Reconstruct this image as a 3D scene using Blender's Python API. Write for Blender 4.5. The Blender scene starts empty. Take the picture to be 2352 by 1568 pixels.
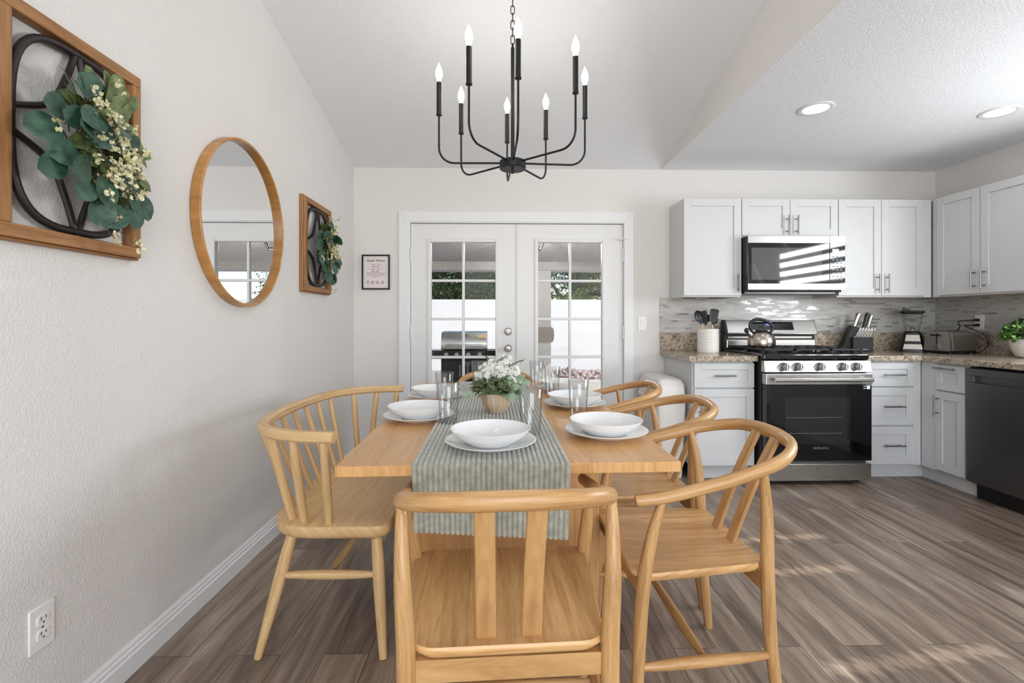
import bpy, math, random
from mathutils import Vector, Matrix
random.seed(7)
PI = math.pi
scene = bpy.context.scene
col = scene.collection
D = bpy.data

# ------------------------------------------------------------------ camera, world, sun, exposure
cam_d = D.cameras.new('camera')
cam = D.objects.new('camera', cam_d)
col.objects.link(cam)
cam.location = (0.0, 0.0, 1.155)
cam.rotation_euler = (PI / 2, 0.0, -math.atan(26.0 / 1100.0))
cam_d.sensor_fit = 'HORIZONTAL'
cam_d.sensor_width = 36.0
cam_d.lens = 36.0 * 1100.0 / 2352.0
cam_d.shift_y = -(784.0 - 735.0) / 2352.0
cam_d.clip_start = 0.02
cam_d.clip_end = 200.0
scene.camera = cam

vs = scene.view_settings
vs.view_transform = 'Standard'
vs.look = 'None'
vs.gamma = 1.0
vs.use_curve_mapping = False
vs.exposure = 0.0

world = D.worlds.new('sky_world')
scene.world = world
world.use_nodes = True
wn = world.node_tree
wn.nodes.clear()
w_out = wn.nodes.new('ShaderNodeOutputWorld')
w_bg = wn.nodes.new('ShaderNodeBackground')
w_sky = wn.nodes.new('ShaderNodeTexSky')
w_sky.sky_type = 'NISHITA'
w_sky.sun_disc = False
w_sky.sun_elevation = math.radians(36)
w_sky.sun_rotation = math.radians(170)
w_sky.air_density = 1.0
w_sky.dust_density = 0.6
wn.links.new(w_sky.outputs[0], w_bg.inputs[0])
w_bg.inputs[1].default_value = 0.22
wn.links.new(w_bg.outputs[0], w_out.inputs[0])

def lamp(name, kind, loc, energy, color=(1, 1, 1), aim=None, **kw):
    l = D.lights.new(name, kind)
    l.energy = energy
    l.color = color
    for k, v in kw.items():
        setattr(l, k, v)
    o = D.objects.new(name, l)
    col.objects.link(o)
    o.location = loc
    if aim is not None:
        d = Vector(aim)
        o.rotation_euler = d.to_track_quat('-Z', 'Y').to_euler()
    return o

SUN_DIR = Vector((-2.0, 1.05, -1.62)).normalized()
lamp('sun', 'SUN', (8, -6, 9), 4.4, (1.0, 0.95, 0.88), aim=SUN_DIR, angle=math.radians(0.3))
# added fill light behind the camera, unseen; then daylight by the sink window
lamp('rear_fill_light', 'AREA', (0.9, -3.0, 1.32), 142, (0.91, 0.955, 1.0), aim=(0, 1, 0.1),
     shape='RECTANGLE', size=3.5, size_y=2.4)
for k_ in range(8):     # daylight between the slats of the sink window's blind
    lamp('sink_window_daylight', 'AREA', (3.62, 1.775, 1.17 + 0.115 * k_), 6.5, (0.91, 0.955, 1.0), aim=(-1, 0, -0.1),
         shape='RECTANGLE', size=1.4, size_y=0.06)

scene.cycles.use_denoising = True
scene.cycles.max_bounces = 10
scene.cycles.diffuse_bounces = 5
scene.cycles.glossy_bounces = 5
scene.cycles.transmission_bounces = 8
scene.cycles.transparent_max_bounces = 24
scene.cycles.caustics_reflective = False
scene.cycles.caustics_refractive = False
scene.cycles.sample_clamp_indirect = 6.0

# ------------------------------------------------------------------ materials
def srgb(r, g, b):
    def f(c):
        c /= 255.0
        return c / 12.92 if c <= 0.04045 else ((c + 0.055) / 1.055) ** 2.4
    return (f(r), f(g), f(b), 1.0)

class NT:
    """tiny node-tree helper"""
    def __init__(s, name):
        s.m = D.materials.new(name)
        s.m.use_nodes = True
        s.t = s.m.node_tree
        s.t.nodes.clear()
        s.out = s.n('ShaderNodeOutputMaterial')
        s.p = s.n('ShaderNodeBsdfPrincipled')
        s.l(s.p.outputs[0], s.out.inputs[0])
    def n(s, kind, **kw):
        nd = s.t.nodes.new(kind)
        for k, v in kw.items():
            setattr(nd, k, v)
        return nd
    def l(s, a, b):
        s.t.links.new(a, b)
    def set(s, **kw):
        for k, v in kw.items():
            s.p.inputs[k.replace('_', ' ')].default_value = v
    def coord(s, which='Object', scale=(1, 1, 1), rot=(0, 0, 0), loc=(0, 0, 0)):
        tc = s.n('ShaderNodeTexCoord')
        mp = s.n('ShaderNodeMapping')
        mp.inputs['Scale'].default_value = scale
        mp.inputs['Rotation'].default_value = rot
        mp.inputs['Location'].default_value = loc
        s.l(tc.outputs[which], mp.inputs[0])
        return mp.outputs[0]
    def noise(s, vec, scale=5, detail=4, rough=0.5, dist=0.0):
        nd = s.n('ShaderNodeTexNoise')
        nd.inputs['Scale'].default_value = scale
        nd.inputs['Detail'].default_value = detail
        nd.inputs['Roughness'].default_value = rough
        nd.inputs['Distortion'].default_value = dist
        s.l(vec, nd.inputs['Vector'])
        return nd.outputs[0]
    def ramp(s, fac, stops, interp='LINEAR'):
        r = s.n('ShaderNodeValToRGB')
        r.color_ramp.interpolation = interp
        e = r.color_ramp.elements
        while len(e) < len(stops):
            e.new(0.5)
        for i, (p, c) in enumerate(stops):
            e[i].position = p
            e[i].color = c if len(c) == 4 else (*c, 1)
        s.l(fac, r.inputs[0])
        return r.outputs[0]
    def mix(s, fac, a, b, mode='MIX'):
        m = s.n('ShaderNodeMix', data_type='RGBA', blend_type=mode)
        for sock, v in ((m.inputs[0], fac), (m.inputs[6], a), (m.inputs[7], b)):
            if hasattr(v, 'links'):
                s.l(v, sock)
            else:
                sock.default_value = v
        return m.outputs[2]
    def bump(s, height, strength=0.3, dist=0.01):
        b = s.n('ShaderNodeBump')
        b.inputs['Strength'].default_value = strength
        b.inputs['Distance'].default_value = dist
        s.l(height, b.inputs['Height'])
        s.l(b.outputs[0], s.p.inputs['Normal'])

def plain(name, rgb, rough=0.5, metal=0.0, spec=0.5, coat=0.0, var=0.06, vscale=9.0):
    """solid colour with a faint procedural variation"""
    t = NT(name)
    c = srgb(*rgb)
    v = t.noise(t.coord('Object'), vscale, 3)
    lo = tuple(x * (1 - var) for x in c[:3]) + (1,)
    hi = tuple(min(1, x * (1 + var)) for x in c[:3]) + (1,)
    t.l(t.ramp(v, [(0.3, lo), (0.7, hi)]), t.p.inputs['Base Color'])
    t.set(Roughness=rough, Metallic=metal, Specular_IOR_Level=spec, Coat_Weight=coat)
    return t.m

def textured_paint(name, rgb, scale, strength, dist, rough=0.85, detail=4):
    t = NT(name)
    t.set(Base_Color=srgb(*rgb), Roughness=rough, Specular_IOR_Level=0.25)
    co = t.coord('Object')
    n1 = t.noise(co, scale, detail, 0.55, 0.3)
    t.bump(t.ramp(n1, [(0.38, (0, 0, 0, 1)), (0.62, (1, 1, 1, 1))]), strength, dist)
    return t.m

def wood(name, light, mid, dark, rough=0.42, bands=0.0, gscale=1.0, coat=0.0):
    t = NT(name)
    uv = t.coord('UV', scale=(38 * gscale, 2.6 * gscale, 1))
    g = t.noise(uv, 1.6, 6, 0.62, 0.6)
    uv2 = t.coord('UV', scale=(160 * gscale, 7 * gscale, 1))
    g2 = t.noise(uv2, 1.5, 3, 0.6)
    base = t.ramp(g, [(0.25, srgb(*dark)), (0.47, srgb(*mid)), (0.72, srgb(*light))])
    fine = t.ramp(g2, [(0.35, (0.86, 0.84, 0.8, 1)), (0.6, (1, 1, 1, 1))])
    c = t.mix(0.75, base, fine, 'MULTIPLY')
    if bands > 0:   # glued-up boards side by side
        uv3 = t.coord('UV', scale=(1, 1, 1))
        sx = t.n('ShaderNodeSeparateXYZ')
        t.l(uv3, sx.inputs[0])
        mm = t.n('ShaderNodeMath', operation='MULTIPLY')
        t.l(sx.outputs[0], mm.inputs[0])
        mm.inputs[1].default_value = 1.0 / bands
        fl = t.n('ShaderNodeMath', operation='FLOOR')
        t.l(mm.outputs[0], fl.inputs[0])
        wn_ = t.n('ShaderNodeTexWhiteNoise', noise_dimensions='1D')
        t.l(fl.outputs[0], wn_.inputs['W'])
        tint = t.ramp(wn_.outputs[0], [(0.0, (0.76, 0.73, 0.70, 1)), (1.0, (1.06, 1.06, 1.06, 1))])
        c = t.mix(1.0, c, tint, 'MULTIPLY')
    t.l(c, t.p.inputs['Base Color'])
    t.set(Roughness=rough, Coat_Weight=coat, Coat_Roughness=0.2)
    t.bump(g2, 0.08, 0.002)
    return t.m

def metal(name, rgb, rough=0.28, brush=None):
    t = NT(name)
    t.set(Metallic=1.0, Roughness=rough)
    sc_ = (3, 3, 130) if brush is None else brush
    g = t.noise(t.coord('Object', scale=sc_), 1.0, 3)
    c = srgb(*rgb)
    lo = tuple(x * 0.97 for x in c[:3]) + (1,)
    t.l(t.ramp(g, [(0.3, lo), (0.7, c)]), t.p.inputs['Base Color'])
    rr = t.n('ShaderNodeMapRange')
    t.l(g, rr.inputs[0])
    rr.inputs[3].default_value = rough * 0.92
    rr.inputs[4].default_value = rough * 1.1
    t.l(rr.outputs[0], t.p.inputs['Roughness'])
    return t.m

def clear_glass(name, tint=(1, 1, 1, 1), ior=1.45, edge=0.0, rough=0.0, refl=0.035):
    """clear glass: lets light through, reflects by the Fresnel law, greyer at glancing edges"""
    t = NT(name)
    t.t.nodes.remove(t.p)
    tr = t.n('ShaderNodeBsdfTransparent')
    gl = t.n('ShaderNodeBsdfGlossy')
    gl.inputs['Roughness'].default_value = rough
    lw = t.n('ShaderNodeLayerWeight')
    lw.inputs[0].default_value = 0.5
    mx = t.n('ShaderNodeMixShader')
    e = tuple(x * (1 - edge) for x in tint[:3]) + (1,)
    t.l(t.ramp(lw.outputs['Facing'], [(0.5, tint), (0.98, e)]), tr.inputs[0])
    pw = t.n('ShaderNodeMath', operation='POWER')
    t.l(lw.outputs['Facing'], pw.inputs[0])
    pw.inputs[1].default_value = 4.0
    mr = t.n('ShaderNodeMapRange')
    t.l(pw.outputs[0], mr.inputs[0])
    mr.inputs[3].default_value = refl
    mr.inputs[4].default_value = ior - 1.0
    t.l(mr.outputs[0], mx.inputs[0])
    t.l(tr.outputs[0], mx.inputs[1])
    t.l(gl.outputs[0], mx.inputs[2])
    t.l(mx.outputs[0], t.out.inputs[0])
    return t.m

def glow(name, rgb, strength):
    t = NT(name)
    t.set(Base_Color=srgb(*rgb), Emission_Color=srgb(*rgb), Emission_Strength=strength)
    return t.m

def granite_mat():
    t = NT('granite')
    co = t.coord('Object', scale=(1, 1, 1))
    big = t.noise(co, 26, 4, 0.6, 1.2)
    fl = t.n('ShaderNodeTexVoronoi', feature='F1')
    fl.inputs['Scale'].default_value = 130
    wv = t.n('ShaderNodeMixRGB')
    wv.inputs[0].default_value = 0.06
    t.l(co, wv.inputs[1])
    nn = t.n('ShaderNodeTexNoise')
    nn.inputs['Scale'].default_value = 40
    t.l(co, nn.inputs['Vector'])
    t.l(nn.outputs[1], wv.inputs[2])
    t.l(wv.outputs[0], fl.inputs['Vector'])
    cellv = t.n('ShaderNodeSeparateColor')
    t.l(fl.outputs['Color'], cellv.inputs[0])
    cells = t.ramp(cellv.outputs[0], [(0.0, srgb(36, 31, 28)), (0.24, srgb(78, 66, 56)), (0.36, srgb(138, 121, 103)),
                                      (0.62, srgb(184, 170, 151)), (1.0, srgb(206, 196, 180))])
    vein = t.ramp(big, [(0.36, srgb(78, 68, 58)), (0.5, srgb(188, 172, 150)), (0.7, srgb(212, 202, 186))])
    t.l(t.mix(0.42, cells, vein), t.p.inputs['Base Color'])
    t.set(Roughness=0.16, Specular_IOR_Level=0.5)
    return t.m

def mosaic_mat(name):
    t = NT(name)
    uv = t.coord('UV')
    b = t.n('ShaderNodeTexBrick')
    b.offset, b.offset_frequency, b.squash, b.squash_frequency = 0.43, 2, 1.7, 3
    b.inputs['Color1'].default_value = (0, 0, 0, 1)
    b.inputs['Color2'].default_value = (1, 1, 1, 1)
    b.inputs['Mortar'].default_value = (0.5, 0.5, 0.5, 1)
    b.inputs['Scale'].default_value = 1.0
    b.inputs['Mortar Size'].default_value = 0.0008
    b.inputs['Bias'].default_value = 0.0
    b.inputs['Brick Width'].default_value = 0.062
    b.inputs['Row Height'].default_value = 0.0148
    t.l(uv, b.inputs['Vector'])
    sep = t.n('ShaderNodeSeparateColor')
    t.l(b.outputs[0], sep.inputs[0])
    c = t.ramp(sep.outputs[0], [(0.0, srgb(182, 180, 176)), (0.82, srgb(192, 190, 187)), (0.84, srgb(166, 165, 162)), (1.0, srgb(178, 177, 174))])
    mor = t.mix(b.outputs[1], c, srgb(172, 170, 166))
    t.l(mor, t.p.inputs['Base Color'])
    rg = t.ramp(sep.outputs[0], [(0.0, (0.12,) * 3), (0.3, (0.13,) * 3), (0.36, (0.34,) * 3), (0.82, (0.3,) * 3), (0.84, (0.1,) * 3), (1, (0.14,) * 3)])
    t.l(rg, t.p.inputs['Roughness'])
    t.l(t.ramp(sep.outputs[0], [(0.82, (0, 0, 0)), (0.84, (0.5,) * 3)]), t.p.inputs['Metallic'])
    t.set(Specular_IOR_Level=0.55)
    inv = t.n('ShaderNodeMath', operation='SUBTRACT')
    inv.inputs[0].default_value = 1.0
    t.l(b.outputs[1], inv.inputs[1])
    t.bump(inv.outputs[0], 0.35, 0.0015)
    return t.m

def plank_mat():
    t = NT('floor_planks')
    uv = t.coord('Object', rot=(0, 0, PI / 2))
    b = t.n('ShaderNodeTexBrick')
    b.offset, b.offset_frequency = 0.37, 2
    b.inputs['Color1'].default_value = (0, 0, 0, 1)
    b.inputs['Color2'].default_value = (1, 1, 1, 1)
    b.inputs['Mortar'].default_value = (0, 0, 0, 1)
    b.inputs['Scale'].default_value = 1.0
    b.inputs['Mortar Size'].default_value = 0.0011
    b.inputs['Mortar Smooth'].default_value = 0.2
    b.inputs['Brick Width'].default_value = 1.22
    b.inputs['Row Height'].default_value = 0.152
    t.l(uv, b.inputs['Vector'])
    sep = t.n('ShaderNodeSeparateColor')
    t.l(b.outputs[0], sep.inputs[0])
    # grain shifted per plank
    off = t.n('ShaderNodeVectorMath', operation='SCALE')
    off.inputs[3].default_value = 13.0
    t.l(b.outputs[0], off.inputs[0])
    add = t.n('ShaderNodeVectorMath', operation='ADD')
    t.l(t.coord('Object', scale=(13, 1.1, 1)), add.inputs[0])
    t.l(off.outputs[0], add.inputs[1])
    g = t.noise(add.outputs[0], 1.0, 6, 0.62, 0.7)
    add2 = t.n('ShaderNodeVectorMath', operation='ADD')
    t.l(t.coord('Object', scale=(130, 5, 1)), add2.inputs[0])
    t.l(off.outputs[0], add2.inputs[1])
    g2 = t.noise(add2.outputs[0], 1.0, 4, 0.6)
    base = t.ramp(g, [(0.27, srgb(88, 74, 64)), (0.44, srgb(128, 112, 99)), (0.58, srgb(156, 140, 126)), (0.76, srgb(200, 185, 169))])
    tint = t.ramp(sep.outputs[0], [(0, (0.8, 0.79, 0.79, 1)), (1, (1.12, 1.11, 1.09, 1))])
    c = t.mix(1.0, base, tint, 'MULTIPLY')
    fine = t.ramp(g2, [(0.3, (0.55, 0.52, 0.5, 1)), (0.52, (1, 1, 1, 1))])
    c = t.mix(0.7, c, fine, 'MULTIPLY')
    c = t.mix(b.outputs[1], c, srgb(52, 43, 38))
    t.l(c, t.p.inputs['Base Color'])
    t.set(Roughness=0.36, Specular_IOR_Level=0.4)
    inv = t.n('ShaderNodeMath', operation='SUBTRACT')
    t.l(g2, inv.inputs[0])
    t.l(b.outputs[1], inv.inputs[1])
    t.bump(inv.outputs[0], 0.12, 0.002)
    return t.m

def leaf_mat(name, dark, light, rough=0.5):
    t = NT(name)
    v = t.noise(t.coord('Object'), 48, 3)
    t.l(t.ramp(v, [(0.3, srgb(*dark)), (0.7, srgb(*light))]), t.p.inputs['Base Color'])
    t.set(Roughness=rough)
    return t.m

def block_wall_mat():
    t = NT('white_block')
    b = t.n('ShaderNodeTexBrick')
    b.inputs['Color1'].default_value = srgb(224, 223, 221)
    b.inputs['Color2'].default_value = srgb(222, 221, 219)
    b.inputs['Mortar'].default_value = srgb(218, 217, 215)
    b.inputs['Scale'].default_value = 1.0
    b.inputs['Brick Width'].default_value = 0.4
    b.inputs['Row Height'].default_value = 0.2
    b.inputs['Mortar Size'].default_value = 0.006
    t.l(t.coord('UV'), b.inputs['Vector'])
    t.l(b.outputs[0], t.p.inputs['Base Color'])
    t.set(Roughness=0.9)
    return t.m

def runner_mat():
    t = NT('corduroy')
    v = t.noise(t.coord('Object'), 45, 4)
    t.l(t.ramp(v, [(0.3, srgb(146, 147, 135)), (0.7, srgb(178, 177, 164))]), t.p.inputs['Base Color'])
    t.set(Roughness=0.95, Sheen_Weight=0.6, Sheen_Roughness=0.4, Specular_IOR_Level=0.1)
    return t.m

M = {}
M['wall'] = textured_paint('beige_wall_paint', (223, 220, 217), 125, 0.3, 0.004)
M['ceiling'] = textured_paint('white_ceiling_paint', (234, 236, 239), 100, 0.3, 0.004)
M['trim'] = plain('white_trim_paint', (226, 227, 228), 0.4, var=0.01)
M['door'] = plain('white_door_paint', (222, 222, 222), 0.38, var=0.01)
M['floor'] = plank_mat()
M['cab'] = plain('white_cabinet_paint', (204, 205, 206), 0.38, var=0.01)
M['cab_raw'] = plain('raw_plywood', (196, 164, 122), 0.7)
M['oak'] = wood('honey_wood', (212, 172, 120), (194, 150, 98), (156, 112, 68), 0.38, coat=0.1)
M['seat_wood'] = wood('board_seat_wood', (230, 188, 134), (214, 168, 112), (176, 128, 78), 0.36, bands=0.062, coat=0.15)
M['table_wood'] = wood('table_wood', (220, 174, 118), (210, 160, 102), (188, 134, 76), 0.3, gscale=0.8, coat=0.15)
M['bench_wood'] = wood('bench_wood', (222, 190, 142), (212, 176, 126), (192, 152, 102), 0.38, gscale=0.8)
M['frame_wood'] = wood('stained_frame_wood', (178, 130, 82), (152, 106, 62), (112, 74, 42), 0.55)
M['mirror_wood'] = wood('bamboo_frame_wood', (200, 148, 84), (180, 126, 66), (156, 104, 50), 0.35, coat=0.2)
M['black_metal'] = plain('black_metal', (22, 22, 23), 0.42, metal=0.3)
M['scroll_metal'] = plain('dark_bronze_metal', (50, 42, 42), 0.45, metal=0.4)
M['black'] = plain('black_plastic', (18, 18, 19), 0.35)
M['black_matte'] = plain('black_matte', (24, 24, 25), 0.6)
M['black_gloss'] = plain('black_glass', (8, 8, 9), 0.05, coat=0.3)
M['enamel'] = plain('black_enamel', (14, 14, 16), 0.1, coat=0.4)
M['iron'] = plain('cast_iron', (34, 34, 36), 0.55)
M['steel'] = metal('brushed_steel', (196, 194, 190), 0.27)
M['steel_bright'] = metal('bright_steel', (206, 205, 202), 0.24)
M['steel_vert'] = metal('kettle_steel', (190, 182, 172), 0.22, brush=(60, 60, 1))
M['dark_steel'] = metal('black_stainless', (112, 112, 116), 0.38)
M['toaster_steel'] = metal('toaster_steel', (186, 184, 180), 0.42, brush=(2, 2, 24))
M['chrome'] = metal('satin_nickel', (160, 156, 150), 0.36)
M['handle'] = metal('handle_nickel', (150, 150, 150), 0.3)
M['granite'] = granite_mat()
M['mosaic'] = mosaic_mat('mosaic_tile')
M['china'] = plain('white_china', (236, 236, 236), 0.1, coat=0.3, var=0.005)
M['ceramic'] = plain('white_ceramic', (226, 222, 216), 0.25, var=0.01)
M['glass'] = clear_glass('door_glass', (0.98, 0.985, 0.985, 1), refl=0.006)
M['tumbler'] = clear_glass('tumbler_glass', (0.955, 0.96, 0.96, 1), 1.55, 0.26, refl=0.07)
M['jar'] = clear_glass('jar_glass', (0.9, 0.91, 0.91, 1), 1.5, 0.4, refl=0.05)
M['oven_glass'] = plain('oven_glass', (26, 26, 27), 0.04, coat=0.4)
M['mw_glass'] = plain('microwave_glass', (84, 84, 85), 0.04, coat=0.4)
M['runner'] = runner_mat()
M['leaf_euc'] = leaf_mat('eucalyptus_leaf', (30, 62, 50), (66, 100, 80))
M['leaf_green'] = leaf_mat('olive_leaf', (62, 82, 42), (126, 142, 88))
M['leaf_sage'] = leaf_mat('sage_leaf', (80, 98, 62), (146, 158, 120))
M['leaf_dark'] = leaf_mat('dark_green_leaf', (36, 66, 34), (86, 124, 64))
M['leaf_fresh'] = leaf_mat('fresh_green_leaf', (36, 104, 56), (150, 196, 84))
M['leaf_pale'] = leaf_mat('lamb_ear_leaf', (120, 146, 118), (164, 184, 156))
M['leaf_tree'] = leaf_mat('tree_leaf', (44, 60, 24), (132, 146, 62))
M['leaf_tree2'] = leaf_mat('tree_leaf_dark', (28, 42, 20), (76, 94, 42))
M['berry'] = leaf_mat('cream_blossom', (196, 190, 130), (236, 232, 204))
M['petal'] = leaf_mat('white_petal', (206, 206, 196), (234, 234, 228))
M['stem'] = leaf_mat('brown_stem', (58, 44, 32), (92, 80, 48))
M['soil'] = leaf_mat('dark_soil', (22, 18, 14), (50, 40, 30), 0.9)
M['pot_wood'] = wood('washed_wood_pot', (226, 206, 182), (208, 184, 156), (168, 138, 108), 0.6, gscale=0.55)
M['bark'] = leaf_mat('bark', (38, 30, 26), (76, 64, 54), 0.9)
M['stucco'] = textured_paint('grey_stucco', (206, 202, 200), 30, 0.7, 0.02, 0.9, 6)
M['stucco_dark'] = textured_paint('brown_stucco', (150, 140, 132), 20, 0.6, 0.02, 0.9, 6)
M['block'] = block_wall_mat()
M['concrete'] = textured_paint('concrete', (214, 210, 204), 12, 0.3, 0.01, 0.9)
M['gravel'] = textured_paint('pale_gravel', (206, 196, 188), 40, 0.8, 0.03, 0.95)
M['rock'] = leaf_mat('rose_rock', (120, 96, 88), (226, 208, 200), 0.9)
M['plate_white'] = plain('white_plastic', (234, 233, 231), 0.35, var=0.005)
M['bin'] = plain('bin_plastic', (222, 218, 214), 0.42, var=0.01)
M['paper'] = plain('poster_paper', (222, 212, 212), 0.8, var=0.01)
M['ink'] = plain('dark_ink', (58, 48, 52), 0.8)
M['ink_soft'] = plain('soft_ink', (128, 116, 118), 0.8)
M['red_ink'] = plain('maroon_ink', (120, 70, 74), 0.8)
M['white_print'] = plain('white_print', (230, 230, 230), 0.6)
M['grey_print'] = plain('grey_print', (120, 120, 122), 0.4)
M['silicone'] = plain('black_silicone', (26, 26, 28), 0.38)
M['bamboo'] = plain('pale_bamboo', (206, 168, 112), 0.5)
M['bulb'] = glow('lit_bulb', (255, 250, 240), 26)
M['can'] = glow('lit_downlight', (255, 252, 246), 9)
M['clock'] = glow('blue_display', (120, 150, 255), 2.0)
M['lcd'] = plain('grey_lcd', (222, 224, 222), 0.3)
t_ = NT('mirror_silver')
t_.set(Base_Color=(0.88, 0.89, 0.9, 1), Metallic=1.0, Roughness=0.0)
M['mirror'] = t_.m
M['blind'] = plain('white_blind', (230, 229, 226), 0.6, var=0.01)

# ------------------------------------------------------------------ mesh builder
class MB:
    def __init__(s):
        s.v, s.f, s.uv = [], [], []
    def face(s, idx, uvs):
        s.f.append(idx)
        s.uv.append(uvs)
    def box(s, x0, x1, y0, y1, z0, z1, grain=None):
        d = (x1 - x0, y1 - y0, z1 - z0)
        if grain is None:
            grain = max(range(3), key=lambda i: d[i])
        b = len(s.v)
        P = [(x, y, z) for x in (x0, x1) for y in (y0, y1) for z in (z0, z1)]
        s.v += P
        for q, ax in (((0, 1, 3, 2), 0), ((4, 6, 7, 5), 0), ((0, 4, 5, 1), 1), ((2, 3, 7, 6), 1), ((0, 2, 6, 4), 2), ((1, 5, 7, 3), 2)):
            o = [i for i in range(3) if i != ax]
            va = grain if grain in o else o[1]
            ua = o[0] if o[1] == va else o[1]
            s.face([b + i for i in q], [(P[i][ua] + P[i][ax] * 0.37, P[i][va]) for i in q])
        return s
    def prism(s, poly, z0, z1, axis=2, grain=1, inset=0.0):
        """polygon in the plane across `axis`, extruded from z0 to z1"""
        n = len(poly)
        b = len(s.v)
        def P(p, h):
            if axis == 2: return (p[0], p[1], h)
            if axis == 1: return (p[0], h, p[1])
            return (h, p[0], p[1])
        s.v += [P(p, z0) for p in poly] + [P(p, z1) for p in poly]
        g = (lambda p: (p[0], p[1])) if grain == 1 else (lambda p: (p[1], p[0]))
        flip = (axis == 1)
        bot = list(range(n))[::-1]
        top = list(range(n))
        if flip: bot, top = bot[::-1], top[::-1]
        s.face([b + i for i in bot], [g(poly[i]) for i in bot])
        s.face([b + n + i for i in top], [g(poly[i]) for i in top])
        acc = 0
        for i in range(n):
            j = (i + 1) % n
            L = math.dist(poly[i], poly[j])
            q = [i, j, n + j, n + i]
            uvs = [(z0, acc), (z0, acc + L), (z1, acc + L), (z1, acc)]
            if flip: q, uvs = q[::-1], uvs[::-1]
            s.face([b + k for k in q], uvs)
            acc += L
        return s
    def tube(s, pts, r, seg=10, closed=False, cap=True, ry=None, up=None):
        """tube through pts; r, ry (second half-axis) numbers or lists; up fixes the section's frame"""
        pts = [Vector(p) for p in pts]
        n = len(pts)
        R = r if isinstance(r, (list, tuple)) else [r] * n
        R2 = R if ry is None else (ry if isinstance(ry, (list, tuple)) else [ry] * n)
        T = []
        for i in range(n):
            a = pts[(i - 1) % n] if (closed or i > 0) else pts[i]
            c = pts[(i + 1) % n] if (closed or i < n - 1) else pts[i]
            T.append((c - a).normalized())
        nrm = None
        b = len(s.v)
        acc = [0.0]
        for i in range(1, n):
            acc.append(acc[-1] + (pts[i] - pts[i - 1]).length)
        for i in range(n):
            if up is not None:
                u = Vector(up)
                nrm = (u - T[i] * u.dot(T[i]))
                if nrm.length < 1e-5: nrm = T[i].orthogonal()
                nrm.normalize()
            elif nrm is None:
                nrm = T[i].orthogonal().normalized()
            else:
                nrm = (nrm - T[i] * nrm.dot(T[i])).normalized()
            bn = T[i].cross(nrm)
            for k in range(seg):
                a = 2 * PI * k / seg
                s.v.append(tuple(pts[i] + bn * math.cos(a) * R[i] + nrm * math.sin(a) * R2[i]))
        ring = n if closed else n - 1
        off = random.random() * 3
        for i in range(ring):
            j = (i + 1) % n
            v0 = acc[i] + off
            v1 = (acc[i + 1] if i + 1 < n else acc[i] + (pts[0] - pts[i]).length) + off
            for k in range(seg):
                m = (k + 1) % seg
                u0, u1 = k / seg * R[i] * 6.28, (k + 1) / seg * R[i] * 6.28
                s.face([b + i * seg + k, b + i * seg + m, b + j * seg + m, b + j * seg + k], [(u0, v0), (u1, v0), (u1, v1), (u0, v1)])
        if cap and not closed:
            s.face([b + k for k in range(seg)][::-1], [(0.01 * math.cos(2 * PI * k / seg), 0.01 * math.sin(2 * PI * k / seg)) for k in range(seg)][::-1])
            e = b + (n - 1) * seg
            s.face([e + k for k in range(seg)], [(0.01 * math.cos(2 * PI * k / seg), 0.01 * math.sin(2 * PI * k / seg)) for k in range(seg)])
        return s
    def rect_tube(s, pts, w, h, up=(0, 0, 1), ch=0.25):
        """bar of chamfered rectangular section w (sideways) x h (along up)"""
        pts = [Vector(p) for p in pts]
        n = len(pts)
        c = min(w, h) * ch
        sec = [(-w / 2 + c, -h / 2), (w / 2 - c, -h / 2), (w / 2, -h / 2 + c), (w / 2, h / 2 - c),
               (w / 2 - c, h / 2), (-w / 2 + c, h / 2), (-w / 2, h / 2 - c), (-w / 2, -h / 2 + c)]
        b = len(s.v)
        acc = 0.0
        V = []
        for i in range(n):
            t = (pts[min(i + 1, n - 1)] - pts[max(i - 1, 0)]).normalized()
            u = Vector(up)
            u = (u - t * u.dot(t)).normalized()
            sd = t.cross(u)
            for (a, e) in sec:
                s.v.append(tuple(pts[i] + sd * a + u * e))
            V.append(acc)
            if i < n - 1: acc += (pts[i + 1] - pts[i]).length
        for i in range(n - 1):
            for k in range(8):
                m = (k + 1) % 8
                u0, u1 = k * 0.012, (k + 1) * 0.012
                s.face([b + i * 8 + k, b + i * 8 + m, b + (i + 1) * 8 + m, b + (i + 1) * 8 + k], [(u0, V[i]), (u1, V[i]), (u1, V[i + 1]), (u0, V[i + 1])])
        s.face([b + k for k in range(8)][::-1], [sec[k] for k in range(8)][::-1])
        s.face([b + (n - 1) * 8 + k for k in range(8)], [sec[k] for k in range(8)])
        return s
    def lathe(s, prof, seg=32, c=(0, 0, 0), axis=2):
        """profile of (r, z) turned about the vertical through c"""
        b = len(s.v)
        n = len(prof)
        for (r, z) in prof:
            for k in range(seg):
                a = 2 * PI * k / seg
                p = (r * math.cos(a), r * math.sin(a), z)
                if axis == 1: p = (p[0], -p[2], p[1])
                if axis == 0: p = (p[2], p[0], p[1])
                s.v.append((p[0] + c[0], p[1] + c[1], p[2] + c[2]))
        L = 0
        for i in range(n - 1):
            d = math.dist(prof[i], prof[i + 1])
            for k in range(seg):
                m = (k + 1) % seg
                s.face([b + i * seg + k, b + i * seg + m, b + (i + 1) * seg + m, b + (i + 1) * seg + k],
                       [(k / seg * 0.5, L), ((k + 1) / seg * 0.5, L), ((k + 1) / seg * 0.5, L + d), (k / seg * 0.5, L + d)])
            L += d
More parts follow.
